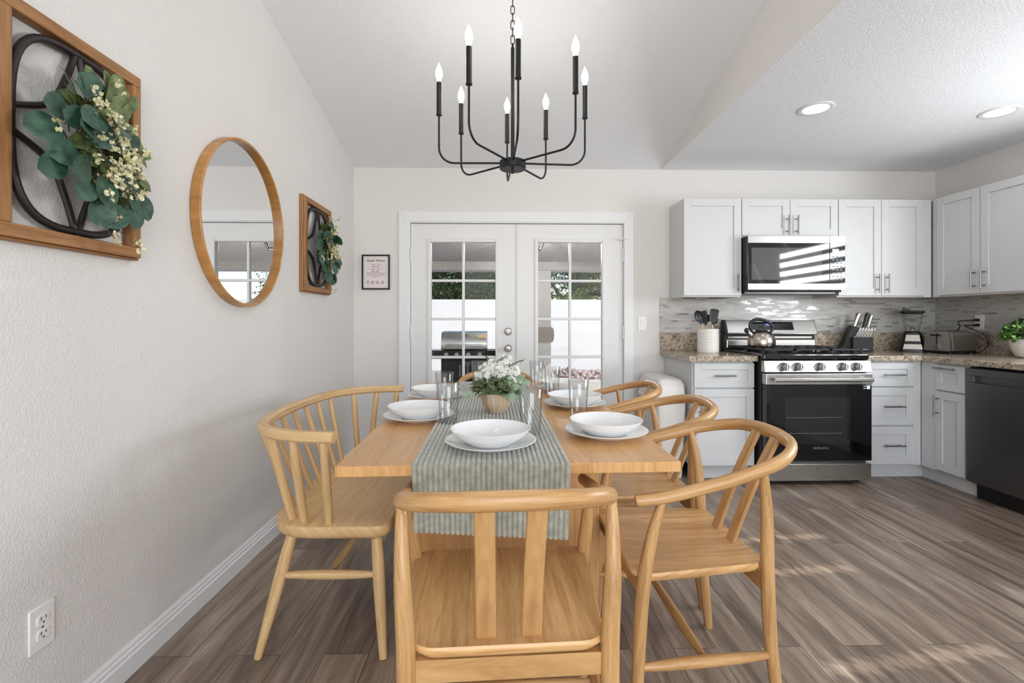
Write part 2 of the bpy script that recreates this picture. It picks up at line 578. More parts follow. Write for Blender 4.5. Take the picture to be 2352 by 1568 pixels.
        for e, rev in ((0, True), (n - 1, False)):
            if prof[e][0] > 1e-6:
                ids = [b + e * seg + k for k in range(seg)]
                uvs = [(prof[e][0] * math.cos(2 * PI * k / seg), prof[e][0] * math.sin(2 * PI * k / seg)) for k in range(seg)]
                s.face(ids[::-1] if rev else ids, uvs[::-1] if rev else uvs)
        return s
    def ball(s, c, r, seg=10, rings=6, sz=1.0):
        return s.lathe([(r * math.sin(PI * i / rings) + (1e-7 if i in (0, rings) else 0), -r * sz * math.cos(PI * i / rings)) for i in range(rings + 1)], seg, c)
    def leaf(s, p, d, nrm, L, W, bend=0.15, n=5, tip=0.0):
        """one leaf from p along d, facing nrm"""
        p, d, nrm = Vector(p), Vector(d).normalized(), Vector(nrm)
        nrm = (nrm - d * nrm.dot(d))
        if nrm.length < 1e-4: nrm = d.orthogonal()
        nrm.normalize()
        sd = d.cross(nrm)
        b = len(s.v)
        rows = []
        for i in range(n + 1):
            t = i / n
            w = W / 2 * (math.sin(PI * (t * 0.94 + 0.03)) if tip == 0 else (math.sqrt(max(0.0, 1 - (2 * t - 1) ** 2)) if t > 0.02 else 0.08))
            c = p + d * (L * t) - nrm * (bend * L * (t - 0.0) ** 2)
            s.v += [tuple(c + sd * w + nrm * w * 0.18), tuple(c), tuple(c - sd * w + nrm * w * 0.18)]
        for i in range(n):
            k = b + i * 3
            s.face([k, k + 1, k + 4, k + 3], [(0, 0), (0.5, 0), (0.5, 1), (0, 1)])
            s.face([k + 1, k + 2, k + 5, k + 4], [(0.5, 0), (1, 0), (1, 1), (0.5, 1)])
        return s
    def build(s, name, mat, parent=None, bevel=0.0, smooth=True, angle=40, world=True, origin=None, seg=2):
        me = D.meshes.new(name)
        off = Vector((0, 0, 0))
        if parent is not None and world:
            q = parent
            while q is not None:
                off = off + q.location
                q = q.parent
        elif origin is not None:
            off = Vector(origin)
        me.from_pydata([tuple(Vector(v) - off) for v in s.v], [], s.f)
        uvl = me.uv_layers.new(name='UVMap')
        flat = []
        for u in s.uv:
            for a in u:
                flat += [a[0], a[1]]
        uvl.data.foreach_set('uv', flat)
        me.materials.append(mat)
        if smooth:
            me.shade_smooth()
            me.set_sharp_from_angle(angle=math.radians(angle))
        me.update()
        o = D.objects.new(name, me)
        col.objects.link(o)
        if parent is not None:
            o.parent = parent
        elif origin is not None:
            o.location = origin
        if bevel > 0:
            bv = o.modifiers.new('bevel', 'BEVEL')
            bv.width = bevel
            bv.segments = seg
            bv.limit_method = 'ANGLE'
            bv.angle_limit = math.radians(35)
            bv.harden_normals = False
        return o

def tag(o, label, cat, group=None, kind=None):
    o['label'] = label
    o['category'] = cat
    if group: o['group'] = group
    if kind: o['kind'] = kind
    return o

def thing(name, label, cat, loc=(0, 0, 0), rz=0.0, group=None):
    o = D.objects.new(name, None)
    col.objects.link(o)
    o.empty_display_size = 0.05
    o.location = loc
    o.rotation_euler = (0, 0, rz)
    return tag(o, label, cat, group)

def struct(o):
    o['kind'] = 'structure'
    return o

def dup(root, loc=None, rz=None, label=None, scale=None):
    r = root.copy()
    col.objects.link(r)
    if loc is not None: r.location = loc
    if rz is not None: r.rotation_euler = (0, 0, rz)
    if scale is not None: r.scale = scale
    if label: r['label'] = label
    for ch in list(root.children):
        c = ch.copy()
        col.objects.link(c)
        c.parent = r
        for g in list(ch.children):
            d = g.copy()
            col.objects.link(d)
            d.parent = c
    return r

def text(name, body, size, loc, rot, mat, parent=None, align='CENTER', depth=0.0004, spacing=1.0):
    cu = D.curves.new(name, 'FONT')
    cu.body = body
    cu.size = size
    cu.align_x = align
    cu.align_y = 'CENTER'
    cu.extrude = depth
    cu.space_character = spacing
    cu.materials.append(mat)
    tmp = D.objects.new(name, cu)
    col.objects.link(tmp)
    bpy.context.view_layer.update()
    me = D.meshes.new_from_object(tmp.evaluated_get(bpy.context.evaluated_depsgraph_get()))
    D.objects.remove(tmp)
    o = D.objects.new(name, me)
    col.objects.link(o)
    o.rotation_euler = rot
    off = Vector((0, 0, 0))
    if parent is not None:
        o.parent = parent
        q = parent
        while q is not None:
            off = off + q.location
            q = q.parent
    o.location = Vector(loc) - off
    return o

def rrect(x0, x1, y0, y1, r, n=5):
    """rounded rectangle; r = one radius or four (x0y0, x1y0, x1y1, x0y1)"""
    R = r if isinstance(r, (tuple, list)) else (r,) * 4
    out = []
    for (cx, cy, a0, q) in ((x0 + R[0], y0 + R[0], PI, R[0]), (x1 - R[1], y0 + R[1], 1.5 * PI, R[1]), (x1 - R[2], y1 - R[2], 0, R[2]), (x0 + R[3], y1 - R[3], 0.5 * PI, R[3])):
        for i in range(n + 1):
            a = a0 + PI / 2 * i / n
            out.append((cx + q * math.cos(a), cy + q * math.sin(a)))
    return out

def smooth_path(pts, n=8, closed=False):
    """Catmull-Rom through pts"""
    P = [Vector(p) for p in pts]
    out = []
    m = len(P)
    for i in range(m if closed else m - 1):
        if closed:
            a, b, c, d = P[(i - 1) % m], P[i], P[(i + 1) % m], P[(i + 2) % m]
        else:
            a, b, c, d = P[max(i - 1, 0)], P[i], P[i + 1], P[min(i + 2, m - 1)]
        for k in range(n):
            t = k / n
            out.append(0.5 * ((2 * b) + (c - a) * t + (2 * a - 5 * b + 4 * c - d) * t * t + (3 * b - a - 3 * c + d) * t ** 3))
    if not closed: out.append(P[-1])
    return out

# ------------------------------------------------------------------ room shell
LX, RX, BY, CZ, FX, REAR = -1.216, 3.707, 4.0, 2.42, 1.348, -3.2
SL = 0.232
struct(MB().box(LX - 0.1, RX + 0.1, REAR - 0.1, BY + 0.12, -0.1, 0).build('floor', M['floor'], smooth=False))
struct(MB().box(LX - 0.1, LX, REAR - 0.1, BY + 0.1, 0, 3.45).build('wall_left', M['wall'], smooth=False))
w = MB()
w.box(LX - 0.1, -0.765, BY, BY + 0.12, 0, 2.6)
w.box(1.045, RX + 0.1, BY, BY + 0.12, 0, 2.6)
w.box(-0.765, 1.045, BY, BY + 0.12, 1.975, 2.6)
struct(w.build('wall_back', M['wall'], smooth=False))
WY0, WY1, WZ0, WZ1 = 0.05, 2.5, 1.08, 2.25  # opening lengthened towards the camera, unseen, for the sun through the slat gaps
w = MB()
w.box(RX, RX + 0.1, REAR - 0.1, WY0, 0, 2.6)
w.box(RX, RX + 0.1, WY1, BY + 0.1, 0, 2.6)
w.box(RX, RX + 0.1, WY0, WY1, 0, WZ0)
w.box(RX, RX + 0.1, WY0, WY1, WZ1, 2.6)
struct(w.build('wall_right', M['wall'], smooth=False))
w = MB()
w.box(LX - 0.1, -0.85, REAR - 0.1, REAR, 0, 3.45)
w.box(2.65, RX + 0.1, REAR - 0.1, REAR, 0, 3.45)
w.box(-0.85, 2.65, REAR - 0.1, REAR, 0, 0.85)
w.box(-0.85, 2.65, REAR - 0.1, REAR, 2.65, 3.45)
struct(w.build('wall_front', M['wall'], smooth=False))
# vaulted ceiling over the dining side, flat ceiling over the kitchen, the fascia between them
zr = CZ + SL * 4.0
struct(MB().prism([(BY + 0.1, CZ - SL * 0.1), (BY + 0.1, CZ + 0.12), (0, zr + 0.12), (REAR - 0.1, 2.82), (REAR - 0.1, 2.7), (0, zr)][::-1], LX - 0.1, FX, axis=0).build('ceiling', M['ceiling'], smooth=False))
struct(MB().box(FX + 0.002, RX + 0.1, REAR - 0.1, BY + 0.1, CZ, CZ + 0.12).build('ceiling.001', M['ceiling'], smooth=False))
struct(MB().prism([(BY, CZ), (BY, CZ + 0.001), (0, zr), (REAR, 2.7), (REAR, CZ)][::-1], FX, FX + 0.0015, axis=0).build('wall_upper', M['wall'], smooth=False))
# baseboards
def base_prof(mb, axis, a0, a1, at, sgn):
    pr = [(0, 0), (0.016, 0), (0.016, 0.062), (0.012, 0.066), (0.012, 0.078), (0.008, 0.083), (0.008, 0.092), (0.003, 0.1), (0, 0.1)]
    if axis == 1:   # runs along y, sticking out in x
        mb_pts = [(at + sgn * p[0], p[1]) for p in pr]
        if sgn < 0: mb_pts = mb_pts[::-1]
        mb.prism(mb_pts, a0, a1, axis=1)
    return mb
struct(base_prof(MB(), 1, REAR, BY, LX, 1).build('baseboard_left', M['trim'], smooth=False))
struct(MB().box(LX + 0.016, -0.843, BY - 0.015, BY, 0, 0.095).box(1.112, 1.37, BY - 0.015, BY, 0, 0.095).build('baseboard_back', M['trim'], smooth=False, bevel=0.003))
# unseen rear window frame, added to go with the fill light
fr = MB()
fr.box(-0.85, 2.65, REAR - 0.08, REAR - 0.02, 0.85, 0.9).box(-0.85, 2.65, REAR - 0.08, REAR - 0.02, 2.6, 2.65)
for x in (-0.85, 0.28, 1.45, 2.6):
    fr.box(x, x + 0.05, REAR - 0.08, REAR - 0.02, 0.9, 2.6)
struct(fr.build('window_rear_added', M['trim'], smooth=False))
# sink window with its blind, out of frame on the right wall but mirrored in the oven and the tiles
fr = MB()
fr.box(RX + 0.02, RX + 0.08, WY0, WY0 + 0.05, WZ0, WZ1).box(RX + 0.02, RX + 0.08, WY1 - 0.05, WY1, WZ0, WZ1)
fr.box(RX + 0.02, RX + 0.08, WY0, WY1, WZ0, WZ0 + 0.05).box(RX + 0.02, RX + 0.08, WY0, WY1, WZ1 - 0.05, WZ1)
fr.box(RX + 0.03, RX + 0.07, 1.26, 1.30, WZ0, WZ1)
wd = struct(fr.build('window_1', M['trim'], smooth=False))
struct(MB().box(RX + 0.045, RX + 0.05, WY0 + 0.04, WY1 - 0.04, WZ0 + 0.04, WZ1 - 0.04).build('window_pane', M['glass'], wd, smooth=False))
bl = thing('venetian_blind', 'white venetian blind over the sink window, mirrored in the microwave door', 'blind', (RX, 1.275, WZ1))
MB().box(RX - 0.045, RX + 0.0, WY0 + 0.01, WY1 - 0.01, WZ1 - 0.055, WZ1).build('head_rail', M['blind'], bl, smooth=False)
sl = MB()
nsl = 25
gaps = (((0.165, 2.138), (0.62, 1.579)), ((0.91, 1.94), (1.11, 1.68)), ((1.03, 2.2), (1.49, 1.6)))  # slat gaps placed so sunlight falls in dotted rows on the floor
for i in range(nsl):
    zc = WZ0 + 0.022 + 0.0445 * i
    cuts = []
    for (ga, gb) in gaps:
        if gb[1] - 0.02 <= zc <= ga[1] + 0.02:
            q = (zc - ga[1]) / (gb[1] - ga[1])
            cuts.append(ga[0] + (gb[0] - ga[0]) * q)
    edges = [WY0 + 0.012] + [e for c in sorted(cuts) for e in (c - 0.026 - 0.006 * ((i * 7) % 3), c + 0.026)] + [WY1 - 0.012]
    for k in range(0, len(edges), 2):
        ya, yb = edges[k], edges[k + 1]
        b = len(sl.v)
        dx, dz = 0.002, 0.0245
        xc = RX - 0.022
        P = [(xc - dx, ya, zc - dz), (xc + dx, ya, zc + dz), (xc + dx, yb, zc + dz), (xc - dx, yb, zc - dz)]
        P2 = [(p[0] - 0.002, p[1], p[2] + 0.001) for p in P]
        sl.v += P + P2
        for q in ((0, 1, 2, 3), (7, 6, 5, 4), (0, 4, 5, 1), (1, 5, 6, 2), (2, 6, 7, 3), (3, 7, 4, 0)):
            sl.face([b + k_ for k_ in q], [(0, 0), (1, 0), (1, 1), (0, 1)])
sl.build('slats', M['blind'], bl, smooth=False)

# ------------------------------------------------------------------ french doors
cs = MB()
cs.prism([(-0.843, 0), (-0.765, 0), (-0.765, 1.972), (-0.843, 2.057)][::-1], BY - 0.018, BY, axis=1)
cs.prism([(1.034, 0), (1.112, 0), (1.112, 2.057), (1.034, 1.972)][::-1], BY - 0.018, BY, axis=1)
cs.prism([(-0.843, 2.057), (-0.765, 1.972), (1.034, 1.972), (1.112, 2.057)][::-1], BY - 0.018, BY, axis=1)
struct(cs.build('trim_1', M['trim'], smooth=False, bevel=0.003))
jm = MB()
jm.box(-0.765, -0.751, BY - 0.012, BY + 0.12, 0, 1.972).box(1.031, 1.045, BY - 0.012, BY + 0.12, 0, 1.972).box(-0.751, 1.031, BY - 0.012, BY + 0.12, 1.964, 1.975)
struct(jm.build('trim_2', M['trim'], smooth=False))
def leaf_door(name, x0, x1, gx0, gx1):
    y0, y1 = BY + 0.012, BY + 0.052
    gz0, gz1 = 0.205, 1.805
    d = MB()
    d.box(x0, gx0 - 0.012, y0, y1, 0.012, 1.958).box(gx1 + 0.012, x1, y0, y1, 0.012, 1.958)
    d.box(gx0 - 0.012, gx1 + 0.012, y0, y1, 0.012, gz0 - 0.012).box(gx0 - 0.012, gx1 + 0.012, y0, y1, gz1 + 0.012, 1.958)
    o = struct(d.build(name, M['door'], smooth=False, origin=((x0 + x1) / 2, y0, 0.012)))
    # moulded glazing surround
    g = MB()
    a, b_ = 0.03, 0.012
    for (p, q, r_, s_) in ((gx0 - a, gx0, gz0 - a, gz1 + a), (gx1, gx1 + a, gz0 - a, gz1 + a)):
        g.box(p, q, y0 - 0.012, y1 + 0.008, r_, s_)
    g.box(gx0, gx1, y0 - 0.012, y1 + 0.008, gz0 - a, gz0).box(gx0, gx1, y0 - 0.012, y1 + 0.008, gz1, gz1 + a)
    struct(g.build('glazing_surround', M['door'], o, smooth=False, bevel=0.006))
    mu = MB()
    xm = (gx0 + gx1) / 2
    for i in range(1, 5):
        z = gz0 + (gz1 - gz0) * i / 5
        mu.box(gx0, gx1, y0 - 0.002, y0 + 0.034, z - 0.0105, z + 0.0105)
    mu.box(xm - 0.0105, xm + 0.0105, y0 - 0.003, y0 + 0.035, gz0, gz1)
    struct(mu.build('muntin_grid', M['door'], o, smooth=False, bevel=0.004))
    struct(MB().box(gx0, gx1, y0 + 0.014, y0 + 0.018, gz0, gz1).build('door_pane', M['glass'], o, smooth=False))
    return o
d1 = leaf_door('door_1', -0.748, 0.128, -0.580, -0.044)
d2 = leaf_door('door_2', 0.142, 1.028, 0.314, 0.852)
struct(MB().box(0.129, 0.141, BY + 0.004, BY + 0.05, 0.012, 1.958).build('astragal', M['door'], d1, smooth=False, bevel=0.003))
kn = MB().lathe([(0.031, 0.0), (0.031, 0.006), (0.026, 0.012), (0.012, 0.014), (0.012, 0.03), (0.024, 0.036), (0.0275, 0.048), (0.022, 0.06), (0.0001, 0.063)], 24, (0.062, BY + 0.012, 0.919), axis=1)
kn.build('door_knob', M['chrome'], d1)
kn = MB().lathe([(0.031, 0.0), (0.031, 0.008), (0.025, 0.014), (0.0001, 0.016)], 24, (0.062, BY + 0.012, 1.06), axis=1)
kn.box(0.044, 0.080, BY - 0.03, BY - 0.002, 1.052, 1.068)
kn.build('deadbolt', M['chrome'], d1, bevel=0.002)
for z in (1.70, 1.05, 0.25):
    struct(MB().box(-0.757, -0.744, BY - 0.012, BY + 0.013, z - 0.055, z + 0.055).build('hinge', M['trim'], d1, smooth=False, bevel=0.003))
    struct(MB().box(1.023, 1.036, BY - 0.012, BY + 0.013, z - 0.055, z + 0.055).build('hinge', M['trim'], d2, smooth=False, bevel=0.003))
dl = MB().tube([(0.99, BY - 0.03, 1.83), (1.06, BY - 0.03, 1.834)], 0.004, 8)
dl.ball((0.99, BY - 0.03, 1.83), 0.009).tube([(1.03, BY + 0.0, 1.80), (1.03, BY - 0.03, 1.832)], 0.004, 8)
dl.build('hinge_pin_stop', M['trim'], d2)

# ------------------------------------------------------------------ wall art, mirror, sign, switch, outlet
def wall_art(label, y0, y1, z0, z1, seed, flip):
    rnd = random.Random(seed)
    r = thing('wall_art', label, 'wall art', (LX, (y0 + y1) / 2, (z0 + z1) / 2), 0, 'wreath wall art in wooden frames')
    X0, X1 = LX + 0.002, LX + 0.036
    fw = 0.034
    f = MB()
    for (a, b, c, d) in ((y0, y1, z1 - fw, z1), (y0, y1, z0, z0 + fw), (y0, y0 + fw, z0 + fw, z1 - fw), (y1 - fw, y1, z0 + fw, z1 - fw)):
        f.box(X0, X1, a, b, c, d)
    # outer lip of the frame
    for (a, b, c, d) in ((y0 - 0.007, y1 + 0.007, z1, z1 + 0.007), (y0 - 0.007, y1 + 0.007, z0 - 0.007, z0), (y0 - 0.007, y0, z0, z1), (y1, y1 + 0.007, z0, z1)):
        f.box(X0, X1 - 0.012, a, b, c, d)
    f.build('frame', M['frame_wood'], r, bevel=0.003)
    iy0, iy1, iz0, iz1 = y0 + fw, y1 - fw, z0 + fw, z1 - fw
    cy, cz = (iy0 + iy1) / 2, (iz0 + iz1) / 2
    hy, hz = (iy1 - iy0) / 2, (iz1 - iz0) / 2
    Xs = LX + 0.022
    s = MB()
    # rounded outer loop, nearly filling the frame
    loop = []
    for i in range(48):
        a = 2 * PI * i / 48
        cx_, sx_ = math.cos(a), math.sin(a)
        e = 2 / 3.2
        loop.append((Xs, cy + (hy - 0.006) * math.copysign(abs(cx_) ** e, cx_), cz + (hz - 0.012) * math.copysign(abs(sx_) ** e, sx_)))
    s.tube(loop, 0.0105, 10, closed=True)
    # four curved petals crossing at the middle
    for (sy, sz) in ((1, 1), (-1, 1), (1, -1), (-1, -1)):
        s.tube(smooth_path([(Xs, cy + sy * 0.006, cz + sz * (hz - 0.016)), (Xs, cy + sy * 0.035, cz + sz * hz * 0.62), (Xs, cy + sy * hy * 0.42, cz + sz * hz * 0.3), (Xs, cy + sy * (hy - 0.01), cz + sz * 0.03)], 6), 0.0085, 8)
    s.tube([(Xs, cy, cz + hz - 0.014), (Xs, cy, cz + hz + 0.002)], 0.006, 8)
    s.tube([(Xs, cy, cz - hz + 0.014), (Xs, cy, cz - hz - 0.002)], 0.006, 8)
    s.build('metal_scroll', M['scroll_metal'], r)
    # spray: eucalyptus coins on the camera side, olive-green sprigs and cream blossom on the other
    def pos(u, v, h):
        return (LX + 0.02 + h, cy + u * hy, cz + v * hz)
    e, g, b, st = MB(), MB(), MB(), MB()
    pts = []
    for (u, v, s_) in ((-0.2, 0.42, 1), (-0.62, 0.18, 1), (-0.25, 0.2, 1.1), (0.02, 0.25, 1.1), (-0.72, -0.03, 1.15), (-0.35, -0.02, 1), (-0.05, 0.08, 1.1), (-0.58, -0.2, 1.1), (-0.2, -0.2, 1.15), (0.12, -0.1, 1.1), (-0.7, -0.34, 1.05), (-0.4, -0.36, 1.1), (-0.1, -0.38, 1.1), (0.12, -0.32, 1), (0.0, -0.58, 1.1), (0.34, -0.62, 1.1), (0.52, -0.58, 1.0), (0.66, -0.46, 1.15), (0.3, 0.1, 0.9), (-0.45, 0.1, 0.9), (0.4, -0.4, 0.9), (0.25, -0.2, 0.9), (-0.3, -0.5, 0.8)):
        u *= 0.92
        h = 0.045 + 0.055 * (1 - min(1, (u * u + v * v))) + rnd.uniform(-0.01, 0.02)
        p = pos(u, v, h)
        d = (rnd.uniform(-0.1, 0.3), u - 0.15 + rnd.uniform(-0.5, 0.3), v + rnd.uniform(-0.45, 0.25))
        e.leaf(p, d, (1, rnd.uniform(-0.5, 0.2), rnd.uniform(-0.3, 0.5)), 0.074 * s_, 0.066 * s_, 0.12, 9, 1)
        st.tube([pos(u * 0.4, v * 0.4, 0.02), p], 0.0016, 5)
    for k in range(120):
        a = rnd.uniform(-2.9, 2.6)
        rr = rnd.uniform(0.05, 0.7) * (0.75 if abs(a) > 1.9 else 1)
        u, v = rr * math.cos(a) + 0.16, rr * math.sin(a) * 0.95 + 0.05
        p = pos(u, v, rnd.uniform(0.025, 0.075))
        d = (rnd.uniform(0.0, 0.5), math.cos(a) + rnd.uniform(-0.6, 0.6), math.sin(a) + rnd.uniform(-0.6, 0.6))
        g.leaf(p, d, (1, rnd.uniform(-0.5, 0.5), rnd.uniform(-0.2, 0.7)), rnd.uniform(0.05, 0.07), rnd.uniform(0.034, 0.05), 0.2, 8, 1)
        st.tube([pos(u * 0.4, v * 0.4, 0.02), p], 0.0014, 5)
    for (du, dv) in ((-0.62, 0.62), (-0.5, 0.5), (-0.35, 0.5), (0.05, 0.68), (0.2, 0.62), (-0.55, 0.42)):
        p = pos(du * 0.5, dv * 0.6, 0.05)
        g.leaf(p, (0.25, du + 0.1, dv * 0.7), (1, 0.2, 0.6), 0.095, 0.034, 0.1, 6)
    for k in range(58):
        u, v = rnd.gauss(0.32, 0.22), rnd.gauss(-0.08, 0.34)
        if k < 14: u, v = rnd.gauss(-0.18, 0.22), rnd.gauss(0.05, 0.3)
        p = Vector(pos(u, v, rnd.uniform(0.07, 0.115)))
        st.tube([pos(u * 0.7, v * 0.7, 0.03), p], 0.0012, 5)
        for q in range(5):
            w_ = p + Vector((rnd.uniform(-0.004, 0.01), rnd.uniform(-0.016, 0.016), rnd.uniform(-0.016, 0.016)))
            for z_ in range(3):
                b.leaf(w_, (rnd.uniform(0, 1), rnd.uniform(-1, 1), rnd.uniform(-1, 1)), (1, rnd.uniform(-1, 1), rnd.uniform(-1, 1)), 0.0125, 0.0095, 0.2, 4, 1)
    e.build('eucalyptus_leaves', M['leaf_euc'], r)
    g.build('green_leaves', M['leaf_green'], r)
    b.build('blossom', M['berry'], r)
    st.build('twigs', M['stem'], r)
    return r
wall_art('wood framed eucalyptus wreath art at the left edge, above the outlet, before the round mirror', 1.153, 1.601, 1.357, 1.946, 3, 1)
wall_art('wood framed eucalyptus wreath art on wall between round mirror and french doors', 2.925, 3.372, 1.335, 1.912, 5, 1)

mr = thing('round_mirror', 'round wall mirror in honey wooden rim between the two wreath frames', 'mirror', (LX, 2.262, 1.583))
R0 = 0.362
f = MB()
f.lathe([(R0 - 0.026, 0.0), (R0, 0.0), (R0 + 0.001, 0.037), (R0 - 0.004, 0.040), (R0 - 0.008, 0.040), (R0 - 0.011, 0.037), (R0 - 0.013, 0.012), (R0 - 0.026, 0.012)], 96, (LX + 0.002, 2.262, 1.583), axis=0)
f.build('frame', M['mirror_wood'], mr)
mr.scale = (1, 1, 1.055)
mr.location.z = 1.601
MB().lathe([(0.0001, 0.014), (R0 - 0.012, 0.014), (R0 - 0.012, 0.004)], 96, (LX + 0.002, 2.262, 1.601), axis=0).build('mirror_glass', M['mirror'], mr, smooth=False)

def outlet(name, label, y, z, x, sgn):
    o = thing(name, label, 'outlet', (x, y, z))
    MB().box(min(x, x + sgn * 0.006), max(x, x + sgn * 0.006), y - 0.0355, y + 0.0355, z - 0.058, z + 0.058).build('cover_plate', M['plate_white'], o, bevel=0.0025)
    for dz in (0.0195, -0.0195):
        a, b = sorted((x + sgn * 0.006, x + sgn * 0.0085))
        rc = MB().prism(rrect(y - 0.0165, y + 0.0165, z + dz - 0.014, z + dz + 0.014, 0.009, 4), a, b, axis=0).build('receptacle', M['plate_white'], o, smooth=False)
        s = MB()
        a, b = sorted((x + sgn * 0.0086, x + sgn * 0.0091))
        s.box(a, b, y - 0.0075, y - 0.0055, z + dz + 0.001, z + dz + 0.010).box(a, b, y + 0.0055, y + 0.0075, z + dz + 0.002, z + dz + 0.009)
        s.prism([(y + 0.0025 * math.cos(i), z + dz - 0.006 + 0.0025 * math.sin(i)) for i in [2 * PI * k / 10 for k in range(10)]], a, b, axis=0)
        s.build('slot', M['ink'], rc, smooth=False)
    a, b = sorted((x + sgn * 0.006, x + sgn * 0.0068))
    MB().prism([(y + 0.003 * math.cos(i), z + 0.003 * math.sin(i)) for i in [2 * PI * k / 10 for k in range(10)]], a, b, axis=0).build('screw', M['chrome'], o, smooth=False)
    return o
outlet('wall_outlet', 'white duplex outlet low on the left wall above the baseboard', 1.2945, 0.345, LX, 1)

sw = thing('light_switch', 'white rocker light switch beside the french doors', 'light switch', (1.188, BY, 1.128))
MB().box(1.153, 1.223, BY - 0.006, BY, 1.070, 1.186).build('cover_plate', M['plate_white'], sw, bevel=0.0025)
MB().prism([(BY - 0.006, 1.095), (BY - 0.0085, 1.095), (BY - 0.012, 1.161), (BY - 0.006, 1.161)], 1.172, 1.204, axis=0).build('rocker', M['plate_white'], sw, bevel=0.001)

sg = thing('quiet_hours_sign', 'small black framed quiet hours notice on wall left of doors', 'sign', (-1.033, BY, 1.552))
sx0, sx1, sz0, sz1 = -1.148, -0.918, 1.408, 1.697
f = MB()
fb = 0.012
f.box(sx0, sx1, BY - 0.018, BY - 0.001, sz1 - fb, sz1).box(sx0, sx1, BY - 0.018, BY - 0.001, sz0, sz0 + fb)
f.box(sx0, sx0 + fb, BY - 0.018, BY - 0.001, sz0 + fb, sz1 - fb).box(sx1 - fb, sx1, BY - 0.018, BY - 0.001, sz0 + fb, sz1 - fb)
f.build('frame', M['black'], sg, bevel=0.002)
sheet = MB().box(sx0 + fb, sx1 - fb, BY - 0.009, BY - 0.004, sz0 + fb, sz1 - fb).build('paper_sheet', M['paper'], sg, smooth=False)
ST = (PI / 2, 0, 0)
scx, sy_ = (sx0 + sx1) / 2 - 0.001, BY - 0.0098
text('heading_text', 'Quiet Hours', 0.0285, (scx, sy_, 1.648), ST, M['ink'], sg, depth=0.0006)
text('hours_text', '11 pm - 7 am', 0.0155, (scx - 0.004, sy_, 1.617), ST, M['ink_soft'], sg)
text('days_text', 'MON - FRI', 0.0125, (scx - 0.004, sy_, 1.598), ST, M['ink'], sg, depth=0.0006)
text('hours_text', '11 pm - 7 am', 0.0155, (scx - 0.004, sy_, 1.574), ST, M['ink_soft'], sg)
text('days_text', 'SAT - SUN', 0.0125, (scx - 0.004, sy_, 1.557), ST, M['ink'], sg, depth=0.0006)
ln = MB()
ln.box(scx - 0.085, scx + 0.085, sy_, sy_ + 0.0006, 1.5868, 1.5876)
for i, (zz, hw) in enumerate(((1.546, 0.078), (1.537, 0.078), (1.528, 0.076), (1.519, 0.05), (1.511, 0.014))):
    k = -hw
    q = random.Random(i)
    while k < hw:
        l_ = q.uniform(0.006, 0.016)
        ln.box(scx + k, scx + min(k + l_, hw), sy_, sy_ + 0.0006, zz - 0.0013, zz + 0.0013)
        k += l_ + 0.0028
ln.build('fine_print', M['ink_soft'], sg, smooth=False)
ic = MB()
for i, x in enumerate((-0.063, -0.024, 0.014, 0.055)):
    c = (scx + x, sy_, 1.468)
    ic.tube([(c[0] + 0.0125 * math.cos(a), c[1], c[2] + 0.0125 * math.sin(a)) for a in [2 * PI * k / 24 for k in range(24)]], 0.0009, 5, closed=True)
    if i in (1, 2):
        ic.tube([(c[0] - 0.0085, c[1], c[2] + 0.0085), (c[0] + 0.0085, c[1], c[2] - 0.0085)], 0.0009, 5)
        ic.box(c[0] - 0.006, c[0] + 0.004, c[1], c[1] + 0.0006, c[2] - 0.006, c[2] + (0.001 if i == 1 else -0.002))
    elif i == 0:
        ic.tube([(c[0], c[1], c[2] + 0.008), (c[0] - 0.001, c[1], c[2] - 0.004)], 0.0022, 6)
    else:
        ic.tube([(c[0] + 0.001, c[1], c[2] + 0.003), (c[0] + 0.001, c[1], c[2] - 0.009)], 0.0024, 6)
        ic.ball((c[0] + 0.001, c[1], c[2] + 0.007), 0.0025, 8, 5)
ic.build('round_symbol', M['red_ink'], sg)

# ------------------------------------------------------------------ chandelier and downlights
CX, CY = 0.055, 2.2
ZC = CZ + SL * (BY - CY)
ch = thing('chandelier', 'black eight-candle chandelier hanging over the dining table', 'chandelier', (CX, CY, 1.847))
MB().lathe([(0.0001, 1.847), (0.057, 1.847), (0.0605, 1.850), (0.0605, 1.882), (0.057, 1.886), (0.0001, 1.886)], 40, (CX, CY, 0)).build('hub', M['black_metal'], ch)
MB().lathe([(0.0001, 1.826), (0.006, 1.829), (0.008, 1.835), (0.004, 1.841), (0.006, 1.847), (0.0001, 1.848)], 16, (CX, CY, 0)).build('finial', M['black_metal'], ch)
MB().tube([(CX, CY, 1.886), (CX, CY, 2.405)], 0.0085, 14).tube([(CX, CY, 2.40), (CX, CY, 2.425)], 0.005, 10).build('stem', M['black_metal'], ch)
chn = MB()
zt, i = 2.425, 0
while zt < ZC - 0.03:
    hl, hw_ = 0.021, 0.0085
    pts = [(hw_ * math.cos(a), hl * math.sin(a) if abs(math.sin(a)) > 0.5 else hl * math.sin(a)) for a in [2 * PI * k / 14 for k in range(14)]]
    pts = [(math.copysign(min(abs(p[0]) * 1.35, hw_), p[0]), p[1]) for p in pts]
    zc = zt + hl - 0.003
    chn.tube([(CX + (p[0] if i % 2 == 0 else 0), CY + (0 if i % 2 == 0 else p[0]), zc + p[1]) for p in pts], 0.0021, 6, closed=True)
    zt += 2 * hl - 0.008
    i += 1
chn.build('chain', M['black_metal'], ch)
MB().lathe([(0.06, ZC + 0.012), (0.06, ZC - 0.024), (0.05, ZC - 0.034), (0.0001, ZC - 0.036)][::-1], 32, (CX, CY, 0)).build('ceiling_canopy', M['black_metal'], ch)
RA = 0.338
